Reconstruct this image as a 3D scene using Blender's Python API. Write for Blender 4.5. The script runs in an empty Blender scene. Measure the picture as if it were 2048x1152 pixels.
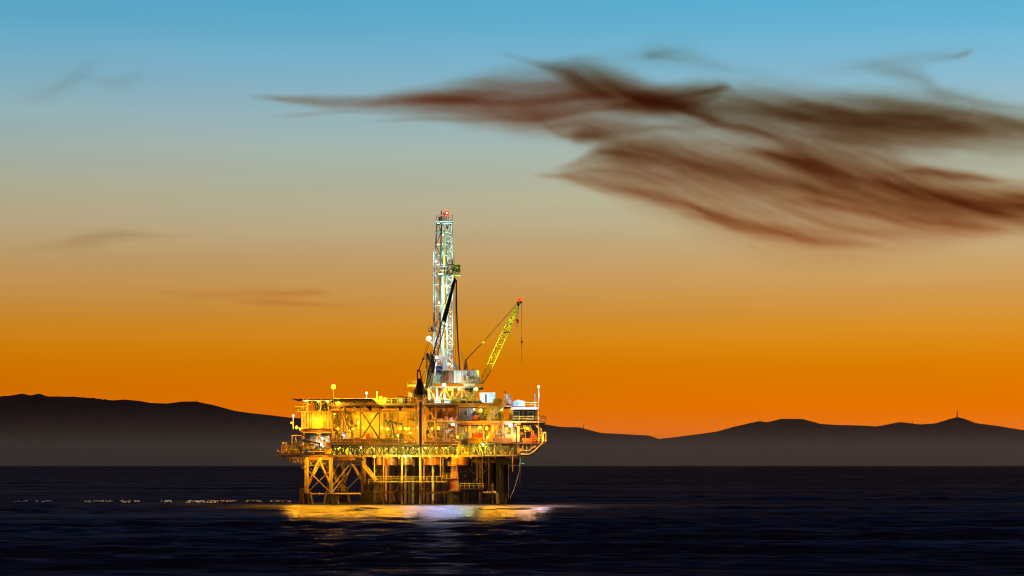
import bpy, math, random
import numpy as np
from mathutils import Vector, Matrix

random.seed(7)
DENOISE = True
scene = bpy.context.scene
COL = scene.collection
R = math.radians

# ---------------------------------------------------------------- scale of the place
D0 = 600.0          # metres from the camera to the near face of the platform
MPP = 0.125         # metres of platform per photo pixel at that distance
HOR = 929.7         # photo row of the horizon
CAMZ = 9.75         # camera height above the sea

def sc(Y): return MPP * (D0 + Y) / D0
def X(px, Y=0.0): return (px - 1024.0) * sc(Y)
def Z(py, Y=0.0): return CAMZ + (HOR - py) * sc(Y)
def P(px, py, Y=0.0): return Vector((X(px, Y), Y, Z(py, Y)))

# ---------------------------------------------------------------- materials
def nodes_of(m):
    m.use_nodes = True
    nt = m.node_tree
    return nt, nt.nodes, nt.links

def paint(name, rgb, rough=0.5, metal=0.0, rust=0.35, scale=0.9):
    m = bpy.data.materials.new(name)
    nt, N, L = nodes_of(m)
    b = N['Principled BSDF']
    tc = N.new('ShaderNodeTexCoord')
    n1 = N.new('ShaderNodeTexNoise'); n1.inputs['Scale'].default_value = scale; n1.inputs['Detail'].default_value = 6
    L.new(tc.outputs['Object'], n1.inputs['Vector'])
    mp = N.new('ShaderNodeMapping'); mp.inputs['Scale'].default_value = (1.6, 1.6, 0.22)
    L.new(tc.outputs['Object'], mp.inputs['Vector'])
    n2 = N.new('ShaderNodeTexNoise'); n2.inputs['Scale'].default_value = 1.5; n2.inputs['Detail'].default_value = 5
    L.new(mp.outputs['Vector'], n2.inputs['Vector'])
    r1 = N.new('ShaderNodeMapRange'); r1.inputs['From Min'].default_value = 0.3; r1.inputs['From Max'].default_value = 0.7
    r1.inputs['To Min'].default_value = 0.72; r1.inputs['To Max'].default_value = 1.12
    L.new(n1.outputs['Fac'], r1.inputs['Value'])
    mul = N.new('ShaderNodeMixRGB'); mul.blend_type = 'MULTIPLY'; mul.inputs['Fac'].default_value = 1
    mul.inputs['Color1'].default_value = (*rgb, 1)
    L.new(r1.outputs['Result'], mul.inputs['Color2'])
    r2 = N.new('ShaderNodeMapRange'); r2.inputs['From Min'].default_value = 0.55; r2.inputs['From Max'].default_value = 0.72
    r2.inputs['To Min'].default_value = 0.0; r2.inputs['To Max'].default_value = rust
    L.new(n2.outputs['Fac'], r2.inputs['Value'])
    mx = N.new('ShaderNodeMixRGB'); mx.inputs['Color2'].default_value = (0.11, 0.045, 0.02, 1)
    L.new(r2.outputs['Result'], mx.inputs['Fac']); L.new(mul.outputs['Color'], mx.inputs['Color1'])
    L.new(mx.outputs['Color'], b.inputs['Base Color'])
    b.inputs['Roughness'].default_value = rough; b.inputs['Metallic'].default_value = metal
    return m

def glow(name, rgb, strength):
    m = bpy.data.materials.new(name)
    nt, N, L = nodes_of(m)
    for n in list(N): N.remove(n)
    e = N.new('ShaderNodeEmission'); e.inputs['Color'].default_value = (*rgb, 1); e.inputs['Strength'].default_value = strength
    o = N.new('ShaderNodeOutputMaterial'); L.new(e.outputs[0], o.inputs['Surface'])
    return m

M = dict(
    cream=paint('cream_paint', (0.54, 0.40, 0.15)),
    beam=paint('buff_steel', (0.40, 0.30, 0.15), rust=0.6),
    lime=paint('yellow_green_enamel', (0.50, 0.54, 0.04), rust=0.2),
    grey=paint('grey_paint', (0.36, 0.38, 0.39)),
    silver=paint('galvanised_steel', (0.55, 0.57, 0.58), rough=0.4, rust=0.15),
    white=paint('white_paint', (0.74, 0.74, 0.72), rust=0.15),
    yellow=paint('yellow_paint', (0.62, 0.43, 0.03), rust=0.2),
    olive=paint('yellow_green_paint', (0.50, 0.46, 0.05), rust=0.2),
    dark=paint('dark_steel', (0.045, 0.038, 0.034), rust=0.5),
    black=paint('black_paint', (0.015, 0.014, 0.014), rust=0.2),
    brown=paint('rusty_plate', (0.16, 0.085, 0.045), rust=0.7),
    tarp=paint('brown_windwall', (0.085, 0.05, 0.028), rough=0.8, rust=0.5),
    orange=paint('orange_primer', (0.36, 0.15, 0.05), rust=0.6),
    red=paint('red_paint', (0.45, 0.03, 0.02), rust=0.2),
    blue=paint('blue_paint', (0.03, 0.12, 0.45), rust=0.1),
    lightblue=paint('pale_blue_tarpaulin', (0.32, 0.5, 0.62), rough=0.8, rust=0.05),
    growth=paint('marine_growth', (0.022, 0.018, 0.013), rough=0.9, rust=0.5, scale=2.2),
    rope=paint('wire_rope', (0.05, 0.045, 0.04), rust=0.3),
)

def glass_mat():
    m = bpy.data.materials.new('window_glass')
    nt, N, L = nodes_of(m); b = N['Principled BSDF']
    tc = N.new('ShaderNodeTexCoord'); n = N.new('ShaderNodeTexNoise'); n.inputs['Scale'].default_value = 1.2
    L.new(tc.outputs['Object'], n.inputs['Vector'])
    cr = N.new('ShaderNodeValToRGB'); cr.color_ramp.elements[0].color = (0.03, 0.06, 0.07, 1); cr.color_ramp.elements[1].color = (0.12, 0.17, 0.18, 1)
    L.new(n.outputs['Fac'], cr.inputs['Fac']); L.new(cr.outputs['Color'], b.inputs['Base Color'])
    b.inputs['Roughness'].default_value = 0.12
    return m
M['glass'] = glass_mat()

# ---------------------------------------------------------------- mesh builder
class MB:
    def __init__(s): s.v = []; s.f = []; s.smooth = False
    def add(s, vs, fs):
        o = len(s.v); s.v += [Vector(p) for p in vs]; s.f += [tuple(i + o for i in f) for f in fs]; return s
    def wbox(s, x0, x1, y0, y1, z0, z1):
        vs = [(x0,y0,z0),(x1,y0,z0),(x1,y1,z0),(x0,y1,z0),(x0,y0,z1),(x1,y0,z1),(x1,y1,z1),(x0,y1,z1)]
        return s.add(vs, [(0,3,2,1),(4,5,6,7),(0,1,5,4),(1,2,6,5),(2,3,7,6),(3,0,4,7)])
    def box(s, px0, px1, pt, pb, Y0, Y1):
        return s.wbox(X(px0,Y0), X(px1,Y0), Y0, Y1, Z(pb,Y0), Z(pt,Y0))
    def wbar(s, a, b, r, r2=None, n=6, rect=None):
        a = Vector(a); b = Vector(b); d = b - a
        if d.length < 1e-6: return s
        d.normalize(); up = Vector((0,0,1)) if abs(d.z) < 0.95 else Vector((0,1,0))
        u = d.cross(up).normalized(); w = u.cross(d).normalized()
        r2 = r if r2 is None else r2
        if rect:
            prof = [(-rect[0],-rect[1]),(rect[0],-rect[1]),(rect[0],rect[1]),(-rect[0],rect[1])]
            vs = [a + u*p + w*q for p, q in prof] + [b + u*p + w*q for p, q in prof]; n = 4
        else:
            vs = [a + (u*math.cos(t) + w*math.sin(t))*r for t in [2*math.pi*i/n for i in range(n)]]
            vs += [b + (u*math.cos(t) + w*math.sin(t))*r2 for t in [2*math.pi*i/n for i in range(n)]]
        fs = [(i, (i+1) % n, n + (i+1) % n, n + i) for i in range(n)]
        fs += [tuple(range(n-1,-1,-1)), tuple(range(n, 2*n))]
        return s.add(vs, fs)
    def bar(s, a, b, r, r2=None, n=6, rect=None):
        return s.wbar(P(*a), P(*b), r, r2, n, rect)
    def path(s, pts, r, n=6):
        for a, b in zip(pts, pts[1:]): s.bar(a, b, r, n=n)
        return s
    def wpath(s, pts, r, n=6):
        for a, b in zip(pts, pts[1:]): s.wbar(a, b, r, n=n)
        return s
    def lathe(s, cx, cy, prof, n=16):            # prof: (radius, z) bottom to top
        vs = []
        for r, z in prof:
            vs += [(cx + r*math.cos(2*math.pi*i/n), cy + r*math.sin(2*math.pi*i/n), z) for i in range(n)]
        fs = []
        for k in range(len(prof)-1):
            fs += [(k*n+i, k*n+(i+1) % n, (k+1)*n+(i+1) % n, (k+1)*n+i) for i in range(n)]
        fs += [tuple(range(n-1,-1,-1)), tuple(range((len(prof)-1)*n, len(prof)*n))]
        return s.add(vs, fs)
    def hcyl(s, a, b, r, n=16): return s.wbar(a, b, r, n=n)
    def ball(s, c, r, seg=10, ring=6):
        c = Vector(c); vs = [c + Vector((0,0,-r))]
        for j in range(1, ring):
            t = -math.pi/2 + math.pi*j/ring
            vs += [c + Vector((r*math.cos(t)*math.cos(2*math.pi*i/seg), r*math.cos(t)*math.sin(2*math.pi*i/seg), r*math.sin(t))) for i in range(seg)]
        vs.append(c + Vector((0,0,r)))
        fs = [(0, 1+(i+1) % seg, 1+i) for i in range(seg)]
        for j in range(ring-2):
            o = 1 + j*seg
            fs += [(o+i, o+(i+1) % seg, o+seg+(i+1) % seg, o+seg+i) for i in range(seg)]
        o = 1 + (ring-2)*seg; top = len(vs)-1
        fs += [(o+i, o+(i+1) % seg, top) for i in range(seg)]
        return s.add(vs, fs)
    def prism(s, pts, Y0, Y1):                   # polygon of (px,py) given a real depth
        a = [P(x, y, Y0) for x, y in pts]; dy = Vector((0, Y1-Y0, 0)); n = len(a)
        vs = a + [p + dy for p in a]
        fs = [tuple(range(n)), tuple(range(2*n-1, n-1, -1))] + [(i, n+i, n+(i+1) % n, (i+1) % n) for i in range(n)]
        return s.add(vs, fs)
    def corr(s, px0, px1, pt, pb, Y, pitch=0.55, dep=0.12, thick=0.10):   # corrugated sheet facing the camera
        x0, x1, z0, z1 = X(px0,Y), X(px1,Y), Z(pb,Y), Z(pt,Y)
        xs = []; x = x0; k = 0
        prof = [(0,0),(0.3,0),(0.42,1),(0.88,1)]
        while x < x1:
            for t, d in prof:
                xx = x + t*pitch
                if xx <= x1: xs.append((xx, Y - d*dep))
            x += pitch
        xs.append((x1, Y))
        n = len(xs)
        vs = [(x,y,z0) for x,y in xs] + [(x,y,z1) for x,y in xs] + [(x,y+thick,z0) for x,y in xs] + [(x,y+thick,z1) for x,y in xs]
        fs = []
        for i in range(n-1):
            fs += [(i,i+1,n+i+1,n+i), (2*n+i+1,2*n+i,3*n+i,3*n+i+1), (n+i,n+i+1,3*n+i+1,3*n+i), (i+1,i,2*n+i,2*n+i+1)]
        fs += [(0,n,3*n,2*n), (n-1,2*n+n-1,3*n+n-1,n+n-1)]
        return s.add(vs, fs)
    def rail(s, a, b, h=1.15, step=1.6, r=0.05, bars=2):      # handrail between two world floor points
        a = Vector(a); b = Vector(b); L = (b-a).length; n = max(1, round(L/step)); up = Vector((0,0,h))
        for i in range(n+1):
            p = a.lerp(b, i/n); s.wbar(p, p+up, r, n=4)
        for k in range(1, bars+1):
            s.wbar(a+up*(k/bars), b+up*(k/bars), r, n=4)
        return s
    def prail(s, px0, px1, py, Y, **k): return s.rail(P(px0,py,Y), P(px1,py,Y), **k)
    def ladder(s, a, b, w=0.5, r=0.05):
        a = Vector(a); b = Vector(b); d = (b-a); n = max(2, int(d.length/0.45)); u = Vector((w/2,0,0))
        s.wbar(a-u, b-u, r, n=4); s.wbar(a+u, b+u, r, n=4)
        for i in range(1, n):
            p = a.lerp(b, i/n); s.wbar(p-u, p+u, r*0.7, n=4)
        return s

def link(o): COL.objects.link(o); return o

def make(name, mb, mat, parent=None, base=None, smooth=False):
    base = base if base is not None else Vector((0,0,0))
    me = bpy.data.meshes.new(name)
    me.from_pydata([tuple(v - base) for v in mb.v], [], mb.f)
    me.materials.append(mat); me.validate(); 
    if smooth:
        for p in me.polygons: p.use_smooth = True
    o = link(bpy.data.objects.new(name, me))
    if parent is not None: o.parent = parent
    else: o.location = base
    return o

def tag(o, label=None, cat=None, group=None, kind=None):
    if label: o['label'] = label
    if cat: o['category'] = cat
    if group: o['group'] = group
    if kind: o['kind'] = kind
    return o

class Thing:
    def __init__(s, name, label, cat, base, group=None):
        s.base = Vector(base)
        s.root = link(bpy.data.objects.new(name, None)); s.root.location = s.base
        tag(s.root, label, cat, group)
    def part(s, name, mb, mat, parent=None, label=None, smooth=False):
        o = make(name, mb, M[mat] if isinstance(mat, str) else mat, parent or s.root, s.base, smooth)
        if label: o['label'] = label
        return o

def copy_tree(o, parent=None):
    c = o.copy(); COL.objects.link(c)
    if parent is not None: c.parent = parent
    for ch in list(o.children): copy_tree(ch, c)
    return c

# ================================================================ SKY (world)
w = bpy.data.worlds.new("World"); scene.world = w; w.use_nodes = True
nt = w.node_tree; N = nt.nodes; L = nt.links
for n in list(N): N.remove(n)
tc = N.new('ShaderNodeTexCoord'); sep = N.new('ShaderNodeSeparateXYZ'); L.new(tc.outputs['Generated'], sep.inputs[0])
asn = N.new('ShaderNodeMath'); asn.operation = 'ARCSINE'; L.new(sep.outputs['Z'], asn.inputs[0])
elev = N.new('ShaderNodeMapRange'); elev.inputs['From Min'].default_value = R(-1); elev.inputs['From Max'].default_value = R(29)
L.new(asn.outputs[0], elev.inputs['Value'])
def lin(c): return tuple(((v/255)/12.92 if v/255 <= 0.04045 else ((v/255+0.055)/1.055)**2.4) for v in c)
ramp = N.new('ShaderNodeValToRGB'); cr = ramp.color_ramp; cr.interpolation = 'LINEAR'
def el_of(py): return math.degrees(math.atan((HOR-py)*MPP/D0))
stops = [(935,(250,118,0)),(900,(248,118,0)),(860,(238,115,0)),(820,(226,112,0)),(780,(217,114,0)),(730,(214,122,2)),(690,(214,132,16)),(650,(209,138,38)),(600,(203,146,68)),
         (530,(196,157,101)),(460,(190,170,131)),(390,(181,177,149)),(310,(168,181,171)),(230,(152,183,190)),
         (150,(130,180,203)),(60,(101,173,205)),(-20,(84,168,204)),(-120,(66,152,205)),(-330,(24,60,110))]
pts = [((el_of(py)+1)/30, lin(c)) for py, c in stops] + [(1.0, (0.006, 0.014, 0.04))]
while len(cr.elements) > 1: cr.elements.remove(cr.elements[-1])
for i, (p, c) in enumerate(pts):
    e = cr.elements[0] if i == 0 else cr.elements.new(p)
    e.position = max(0, min(1, p)); e.color = (*c, 1)
L.new(elev.outputs['Result'], ramp.inputs['Fac'])
# the afterglow lies only on the western side; the rest of the dome is night blue from the Nishita sky of a sun just under the horizon
azr = N.new('ShaderNodeMapRange'); azr.interpolation_type = 'SMOOTHSTEP'
azr.inputs['From Min'].default_value = 0.35; azr.inputs['From Max'].default_value = 0.93
L.new(sep.outputs['Y'], azr.inputs['Value'])
sky = N.new('ShaderNodeTexSky'); sky.sky_type = 'NISHITA'; sky.sun_disc = False
sky.sun_elevation = R(-4); sky.sun_rotation = 0.0
skm = N.new('ShaderNodeMixRGB'); skm.blend_type = 'MULTIPLY'; skm.inputs['Fac'].default_value = 1; skm.inputs['Color2'].default_value = (0.12,0.12,0.12,1)
L.new(sky.outputs['Color'], skm.inputs['Color1'])
mix = N.new('ShaderNodeMixRGB'); L.new(azr.outputs['Result'], mix.inputs['Fac'])
azx = N.new('ShaderNodeMath'); azx.operation = 'MULTIPLY_ADD'; azx.inputs[1].default_value = 0.42; azx.inputs[2].default_value = 1.0; L.new(sep.outputs['X'], azx.inputs[0])
snz = N.new('ShaderNodeTexNoise'); smp = N.new('ShaderNodeMapping'); smp.inputs['Scale'].default_value = (5, 5, 60); L.new(tc.outputs['Generated'], smp.inputs['Vector']); L.new(smp.outputs['Vector'], snz.inputs['Vector'])
snz.inputs['Scale'].default_value = 1.0; snz.inputs['Detail'].default_value = 3
snm = N.new('ShaderNodeMapRange'); snm.inputs['To Min'].default_value = .93; snm.inputs['To Max'].default_value = 1.07; L.new(snz.outputs['Fac'], snm.inputs['Value'])
azy = N.new('ShaderNodeMath'); azy.operation = 'MULTIPLY'; L.new(azx.outputs[0], azy.inputs[0]); L.new(snm.outputs['Result'], azy.inputs[1]); azx = azy
rmx = N.new('ShaderNodeMixRGB'); rmx.blend_type = 'MULTIPLY'; rmx.inputs['Fac'].default_value = 1; L.new(ramp.outputs['Color'], rmx.inputs['Color1']); L.new(azx.outputs[0], rmx.inputs['Color2'])
dus = N.new('ShaderNodeMixRGB'); dus.blend_type = 'ADD'; dus.inputs['Fac'].default_value = 1; dus.inputs['Color2'].default_value = (0.048, 0.034, 0.046, 1)
L.new(skm.outputs['Color'], dus.inputs['Color1']); L.new(dus.outputs['Color'], mix.inputs['Color1']); L.new(rmx.outputs['Color'], mix.inputs['Color2'])
bg = N.new('ShaderNodeBackground'); bg.inputs['Strength'].default_value = 1.0; L.new(mix.outputs['Color'], bg.inputs['Color'])
out = N.new('ShaderNodeOutputWorld'); L.new(bg.outputs[0], out.inputs['Surface'])

# ================================================================ CAMERA
cam = bpy.data.cameras.new('camera'); co = link(bpy.data.objects.new('camera', cam))
co.location = (0, -D0, CAMZ); co.rotation_euler = (R(90), 0, 0)
cam.sensor_width = 36; cam.lens = 36*D0/(2048*MPP); cam.shift_y = (HOR-576)/2048
cam.clip_start = 1; cam.clip_end = 60000
scene.camera = co
scene.view_settings.view_transform = 'Standard'; scene.view_settings.look = 'None'
scene.view_settings.exposure = 0; scene.view_settings.gamma = 1
scene.cycles.use_denoising = DENOISE; scene.cycles.filter_width = 1.1
scene.cycles.max_bounces = 6; scene.cycles.diffuse_bounces = 3; scene.cycles.glossy_bounces = 3
scene.cycles.volume_bounces = 1; scene.cycles.transparent_max_bounces = 12
scene.cycles.sample_clamp_indirect = 4; scene.cycles.sample_clamp_direct = 24
scene.cycles.use_light_tree = True; scene.cycles.use_adaptive_sampling = False

# ================================================================ WATER
WATER_R, WATER_W = 0.19, 0.034
def build_water():
    rng = np.random.default_rng(3)
    deps = np.concatenate([np.arange(520, 12, -0.4), np.linspace(12, 1.373, 50)])      # rows from near to far
    dist = CAMZ*(D0/MPP)/deps
    ang = np.linspace(-0.5, 0.5, 760)
    dd, aa = np.meshgrid(dist, ang, indexing='ij')
    x = dd*aa; y = dd - D0
    z = np.zeros_like(x)
    fade = 1/(1 + (dd/4000)**2)
    for lam, amp, spread, n in ((46, .05, .3, 4), (22, .035, .35, 6), (11, .036, .35, 9), (6.5, .036, .4, 12), (3.8, .022, .5, 10)):
        for k in range(n):
            l = lam*rng.uniform(.75, 1.3); th = R(90) + rng.normal(0, spread*.55); ph = rng.uniform(0, 6.28)
            kk = 2*math.pi/l
            s = np.sin(kk*(x*math.cos(th) + y*math.sin(th)) + ph)
            if lam > 10: s = 1 - 2*np.abs(np.sin(.5*(kk*(x*math.cos(th) + y*math.sin(th)) + ph)))**0.8 if k % 2 else s
            z += amp*s*rng.uniform(.6, 1.3)
    gust = np.zeros_like(x)
    for k in range(10):
        l = rng.uniform(60, 260); th = R(90)+rng.normal(0, .5)
        gust += np.sin(2*math.pi/l*(x*math.cos(th)*.5 + y*math.sin(th)) + rng.uniform(0, 6.28))
    z *= 1.5*np.clip(0.8 + 0.13*gust, .5, 1.6)*fade
    crest = 9 + 0.02*(x+60)                                                           # one long low swell rolling past the platform
    z += 0.55*np.exp(-((y-crest)/7.0)**2)*(0.3+0.7/(1+np.exp((x+52)/6)))*(1+.15*np.sin(x*.13)+.1*np.sin(x*.31+1))
    nr, nc = x.shape
    co_ = np.stack([x, y, z], -1).reshape(-1, 3).astype(np.float32)
    i = np.arange(nr*nc).reshape(nr, nc)
    q = np.stack([i[:-1, :-1], i[:-1, 1:], i[1:, 1:], i[1:, :-1]], -1).reshape(-1, 4)
    me = bpy.data.meshes.new('water')
    me.vertices.add(len(co_)); me.vertices.foreach_set('co', co_.ravel())
    me.loops.add(q.size); me.loops.foreach_set('vertex_index', q.ravel().astype(np.int32))
    me.polygons.add(len(q)); me.polygons.foreach_set('loop_start', np.arange(0, q.size, 4, dtype=np.int32))
    me.polygons.foreach_set('loop_total', np.full(len(q), 4, np.int32))
    me.polygons.foreach_set('use_smooth', np.ones(len(q), bool))
    me.update()
    o = link(bpy.data.objects.new('water', me)); tag(o, kind='structure', label='dark rippled evening sea')
    m = bpy.data.materials.new('sea_water'); nt, N, L = nodes_of(m)
    for n in list(N): N.remove(n)
    tc = N.new('ShaderNodeTexCoord'); mp = N.new('ShaderNodeMapping'); mp.inputs['Scale'].default_value = (0.22, 0.9, 1)
    L.new(tc.outputs['Object'], mp.inputs['Vector'])
    n1 = N.new('ShaderNodeTexNoise'); n1.inputs['Scale'].default_value = 1.0; n1.inputs['Detail'].default_value = 5
    L.new(mp.outputs['Vector'], n1.inputs['Vector'])
    bp = N.new('ShaderNodeBump'); bp.inputs['Strength'].default_value = 0.45; bp.inputs['Distance'].default_value = 0.3
    L.new(n1.outputs['Fac'], bp.inputs['Height'])
    di = N.new('ShaderNodeBsdfDiffuse'); di.inputs['Color'].default_value = (0.028, 0.026, 0.034, 1); L.new(bp.outputs['Normal'], di.inputs['Normal'])
    gl = N.new('ShaderNodeBsdfGlossy'); gl.inputs['Color'].default_value = (0.62, 0.58, 1.0, 1); gl.inputs['Roughness'].default_value = WATER_R; L.new(bp.outputs['Normal'], gl.inputs['Normal'])
    mp2 = N.new('ShaderNodeMapping'); mp2.inputs['Scale'].default_value = (0.006, 0.045, 1); L.new(tc.outputs['Object'], mp2.inputs['Vector'])
    n2 = N.new('ShaderNodeTexNoise'); n2.inputs['Scale'].default_value = 1.0; n2.inputs['Detail'].default_value = 9; n2.inputs['Roughness'].default_value = .68; L.new(mp2.outputs['Vector'], n2.inputs['Vector'])
    wr = N.new('ShaderNodeMapRange'); wr.inputs['From Min'].default_value = .36; wr.inputs['From Max'].default_value = .66      # wind roughened and slick patches
    wr.inputs['To Min'].default_value = WATER_W*.12; wr.inputs['To Max'].default_value = WATER_W*2.1; L.new(n2.outputs['Fac'], wr.inputs['Value'])
    mx = N.new('ShaderNodeMixShader'); L.new(wr.outputs['Result'], mx.inputs[0])
    L.new(di.outputs[0], mx.inputs[1]); L.new(gl.outputs[0], mx.inputs[2])
    o2 = N.new('ShaderNodeOutputMaterial'); L.new(mx.outputs[0], o2.inputs['Surface'])
    me.materials.append(m)
build_water()

# foam caps on the crest of the swell left of the platform
def build_foam():
    rd = random.Random(31); m = MB(); x = X(40, 12)
    while x < X(592, 12):
        dens = .25 + .75*min(1, max(0, (x+125)/60))
        if rd.random() < dens:
            n = rd.randint(2, 6)
            for k in range(n):
                cx = x + rd.uniform(-.8, .8); cy = 9+.02*(x+60) - rd.triangular(-3, 7, 1.5); l = rd.uniform(.15, .5); h = rd.uniform(.05, .2)
                zc = .12 + .5*math.exp(-((cy-9)/7)**2) + rd.uniform(-.02, .12)
                vs = [(cx-l, cy, zc-.1), (cx-l*.4, cy-.25, zc-.1), (cx+l*.5, cy-.22, zc-.1), (cx+l, cy, zc-.1), (cx+l*.3, cy+.3, zc-.1), (cx-l*.4, cy+.3, zc-.1), (cx-l*.3, cy, zc+h), (cx+l*.35, cy+.05, zc+h*.7)]
                m.add(vs, [(0,1,6),(1,2,7,6),(2,3,7),(3,4,7),(4,5,6,7),(5,0,6),(5,4,3,2,1,0)])
        x += rd.uniform(.25, 1.0)*(1 if rd.random() < .85 else 3.5)
    mt = paint('white_foam', (.8, .8, .8), rust=0)
    o = make('foam', m, mt); tag(o, label='broken white foam caps along the swell crest', kind='stuff')
build_foam()

# ================================================================ HILLS
RIDGE = [(-900,830),(-500,815),(-200,800),(-60,795),(0,793),(25,791),(45,787),(60,791),(66,790),(78,787),(95,793),(115,793),(150,794),(180,796),(225,801),
 (248,799),(280,802),(300,806),(335,807),(365,803),(392,803),(430,811),(470,822),(500,826),(545,831),(580,836),(700,843),(850,846),(1000,845),
 (1092,849),(1120,854),(1160,855),(1200,866),(1260,869),(1298,871),(1317,878),(1345,875),(1400,868),(1435,863),(1470,853),(1520,842),(1533,845),
 (1562,838),(1605,838),(1640,848),(1675,850),(1720,851),(1755,853),(1800,844),(1840,849),(1870,847),(1900,838),(1915,834),(1930,838),(1950,846),(2000,853),(2048,861),(2300,880),(2700,860),(3000,880)]
HD = 36000.0
def build_hills():
    rng = np.random.default_rng(5)
    pxs = np.arange(-900, 3000, 2.0)
    rp = np.array(RIDGE, float)
    ry = np.interp(pxs, rp[:,0], rp[:,1])
    k = np.array([1,2,3,2,1.]); k /= k.sum()
    ry = np.convolve(np.pad(ry, 2, mode='edge'), k, 'valid')
    n = np.repeat(rng.normal(0, 1, len(pxs)//3+1), 3)[:len(pxs)]*.35 + rng.normal(0, .3, len(pxs))
    bump = np.clip(np.sin(pxs*.013)+np.sin(pxs*.031+2), 0, 2)*.5
    ry = ry - np.abs(n)*(.3+bump)
    s = sc(HD); zc = CAMZ + (HOR-ry)*s; xc = (pxs-1024)*s
    rows = []
    fr = [(-1800, 0.0, -3), (-1700, .10, 0), (-1350, .30, 0), (-1000, .5, 0), (-650, .70, 0), (-350, .84, 0), (-150, .94, 0), (0, 1, 0), (250, .9, 0), (700, .6, 0), (1500, .0, -3)]
    for dy, f, off in fr:
        jit = np.zeros(len(pxs))
        if 0 < f < 1:
            for q in range(8):
                l = rng.uniform(60, 420); jit += np.sin(pxs/l*6.28 + rng.uniform(0, 6.28))*rng.uniform(.3, 1)
            jit *= 26*min(f, 1-f)*2
        rows.append(np.stack([xc, np.full_like(xc, HD+dy), np.clip(zc*f + off + jit, -3, zc*max(f, .01)*1.02 + 30*(f < .9))], -1))
    v = np.concatenate(rows); c = len(pxs)
    f = [(r*c+i, r*c+i+1, (r+1)*c+i+1, (r+1)*c+i) for r in range(len(rows)-1) for i in range(c-1)]
    me = bpy.data.meshes.new('hills'); me.from_pydata(v.tolist(), [], f)
    for p in me.polygons: p.use_smooth = True
    m = bpy.data.materials.new('hill_scrub'); nt, N, L = nodes_of(m); b = N['Principled BSDF']
    tc = N.new('ShaderNodeTexCoord'); n1 = N.new('ShaderNodeTexNoise'); n1.inputs['Scale'].default_value = 0.003; n1.inputs['Detail'].default_value = 8
    L.new(tc.outputs['Object'], n1.inputs['Vector'])
    cr = N.new('ShaderNodeValToRGB'); cr.color_ramp.elements[0].color = (.15,.105,.08,1); cr.color_ramp.elements[1].color = (.26,.19,.145,1)
    L.new(n1.outputs['Fac'], cr.inputs['Fac']); L.new(cr.outputs['Color'], b.inputs['Base Color'])
    b.inputs['Roughness'].default_value = 1; b.inputs['Specular IOR Level'].default_value = 0
    me.materials.append(m)
    o = link(bpy.data.objects.new('hills', me)); tag(o, kind='structure', label='long dark island ridge across the water')
build_hills()

def mast(px, ptop, pbot, r, label, extra=None):
    t = Thing('radio_mast', label, 'radio mast', P(px, pbot, HD), 'radio masts on the far ridge')
    a = MB()
    for dx in (-r, r): a.bar((px+dx, pbot+2, HD), (px+dx*.4, ptop+3, HD), 2.4, n=4)
    k = 5
    for i in range(k):
        y0 = pbot+2+(ptop+1-pbot)*i/k; y1 = pbot+2+(ptop+1-pbot)*(i+1)/k
        a.bar((px-r*(1-.6*i/k), y0, HD), (px+r*(1-.6*(i+1)/k), y1, HD), 1.6, n=4)
    t.part('lattice', a, 'black'); t.part('antenna', MB().bar((px, ptop+4, HD), (px, ptop, HD), 2.2, n=4), 'black')
    if extra: t.part('side_pole', MB().bar((px-extra[0], pbot+2, HD), (px-extra[0], extra[1], HD), 2.4, n=4), 'black')
mast(1915, 818, 835, .5, 'tall twin radio mast on the pointed hill top at right', (1.8, 824))
mast(1825, 842, 850, .35, 'short mast on the saddle left of the pointed hill top')
mast(1167, 848, 856, .35, 'small mast on the ridge just right of the platform')
mast(393, 798, 804, .3, 'tiny mast on the left ridge crest')

# ================================================================ HAZE
def build_haze():
    me = MB().wbox(-14000, 14000, 11000, HD-1850, -2, 300)
    m = bpy.data.materials.new('marine_haze'); nt, N, L = nodes_of(m)
    for n in list(N): N.remove(n)
    v = N.new('ShaderNodeVolumePrincipled'); v.inputs['Color'].default_value = (1, 0.80, 0.62, 1)
    v.inputs['Density'].default_value = HAZE; v.inputs['Anisotropy'].default_value = 0.78
    o = N.new('ShaderNodeOutputMaterial'); L.new(v.outputs[0], o.inputs['Volume'])
    ob = make('haze', me, m); tag(ob, label='thin low sea haze', kind='stuff')
HAZE = 2.5e-5
build_haze()

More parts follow.
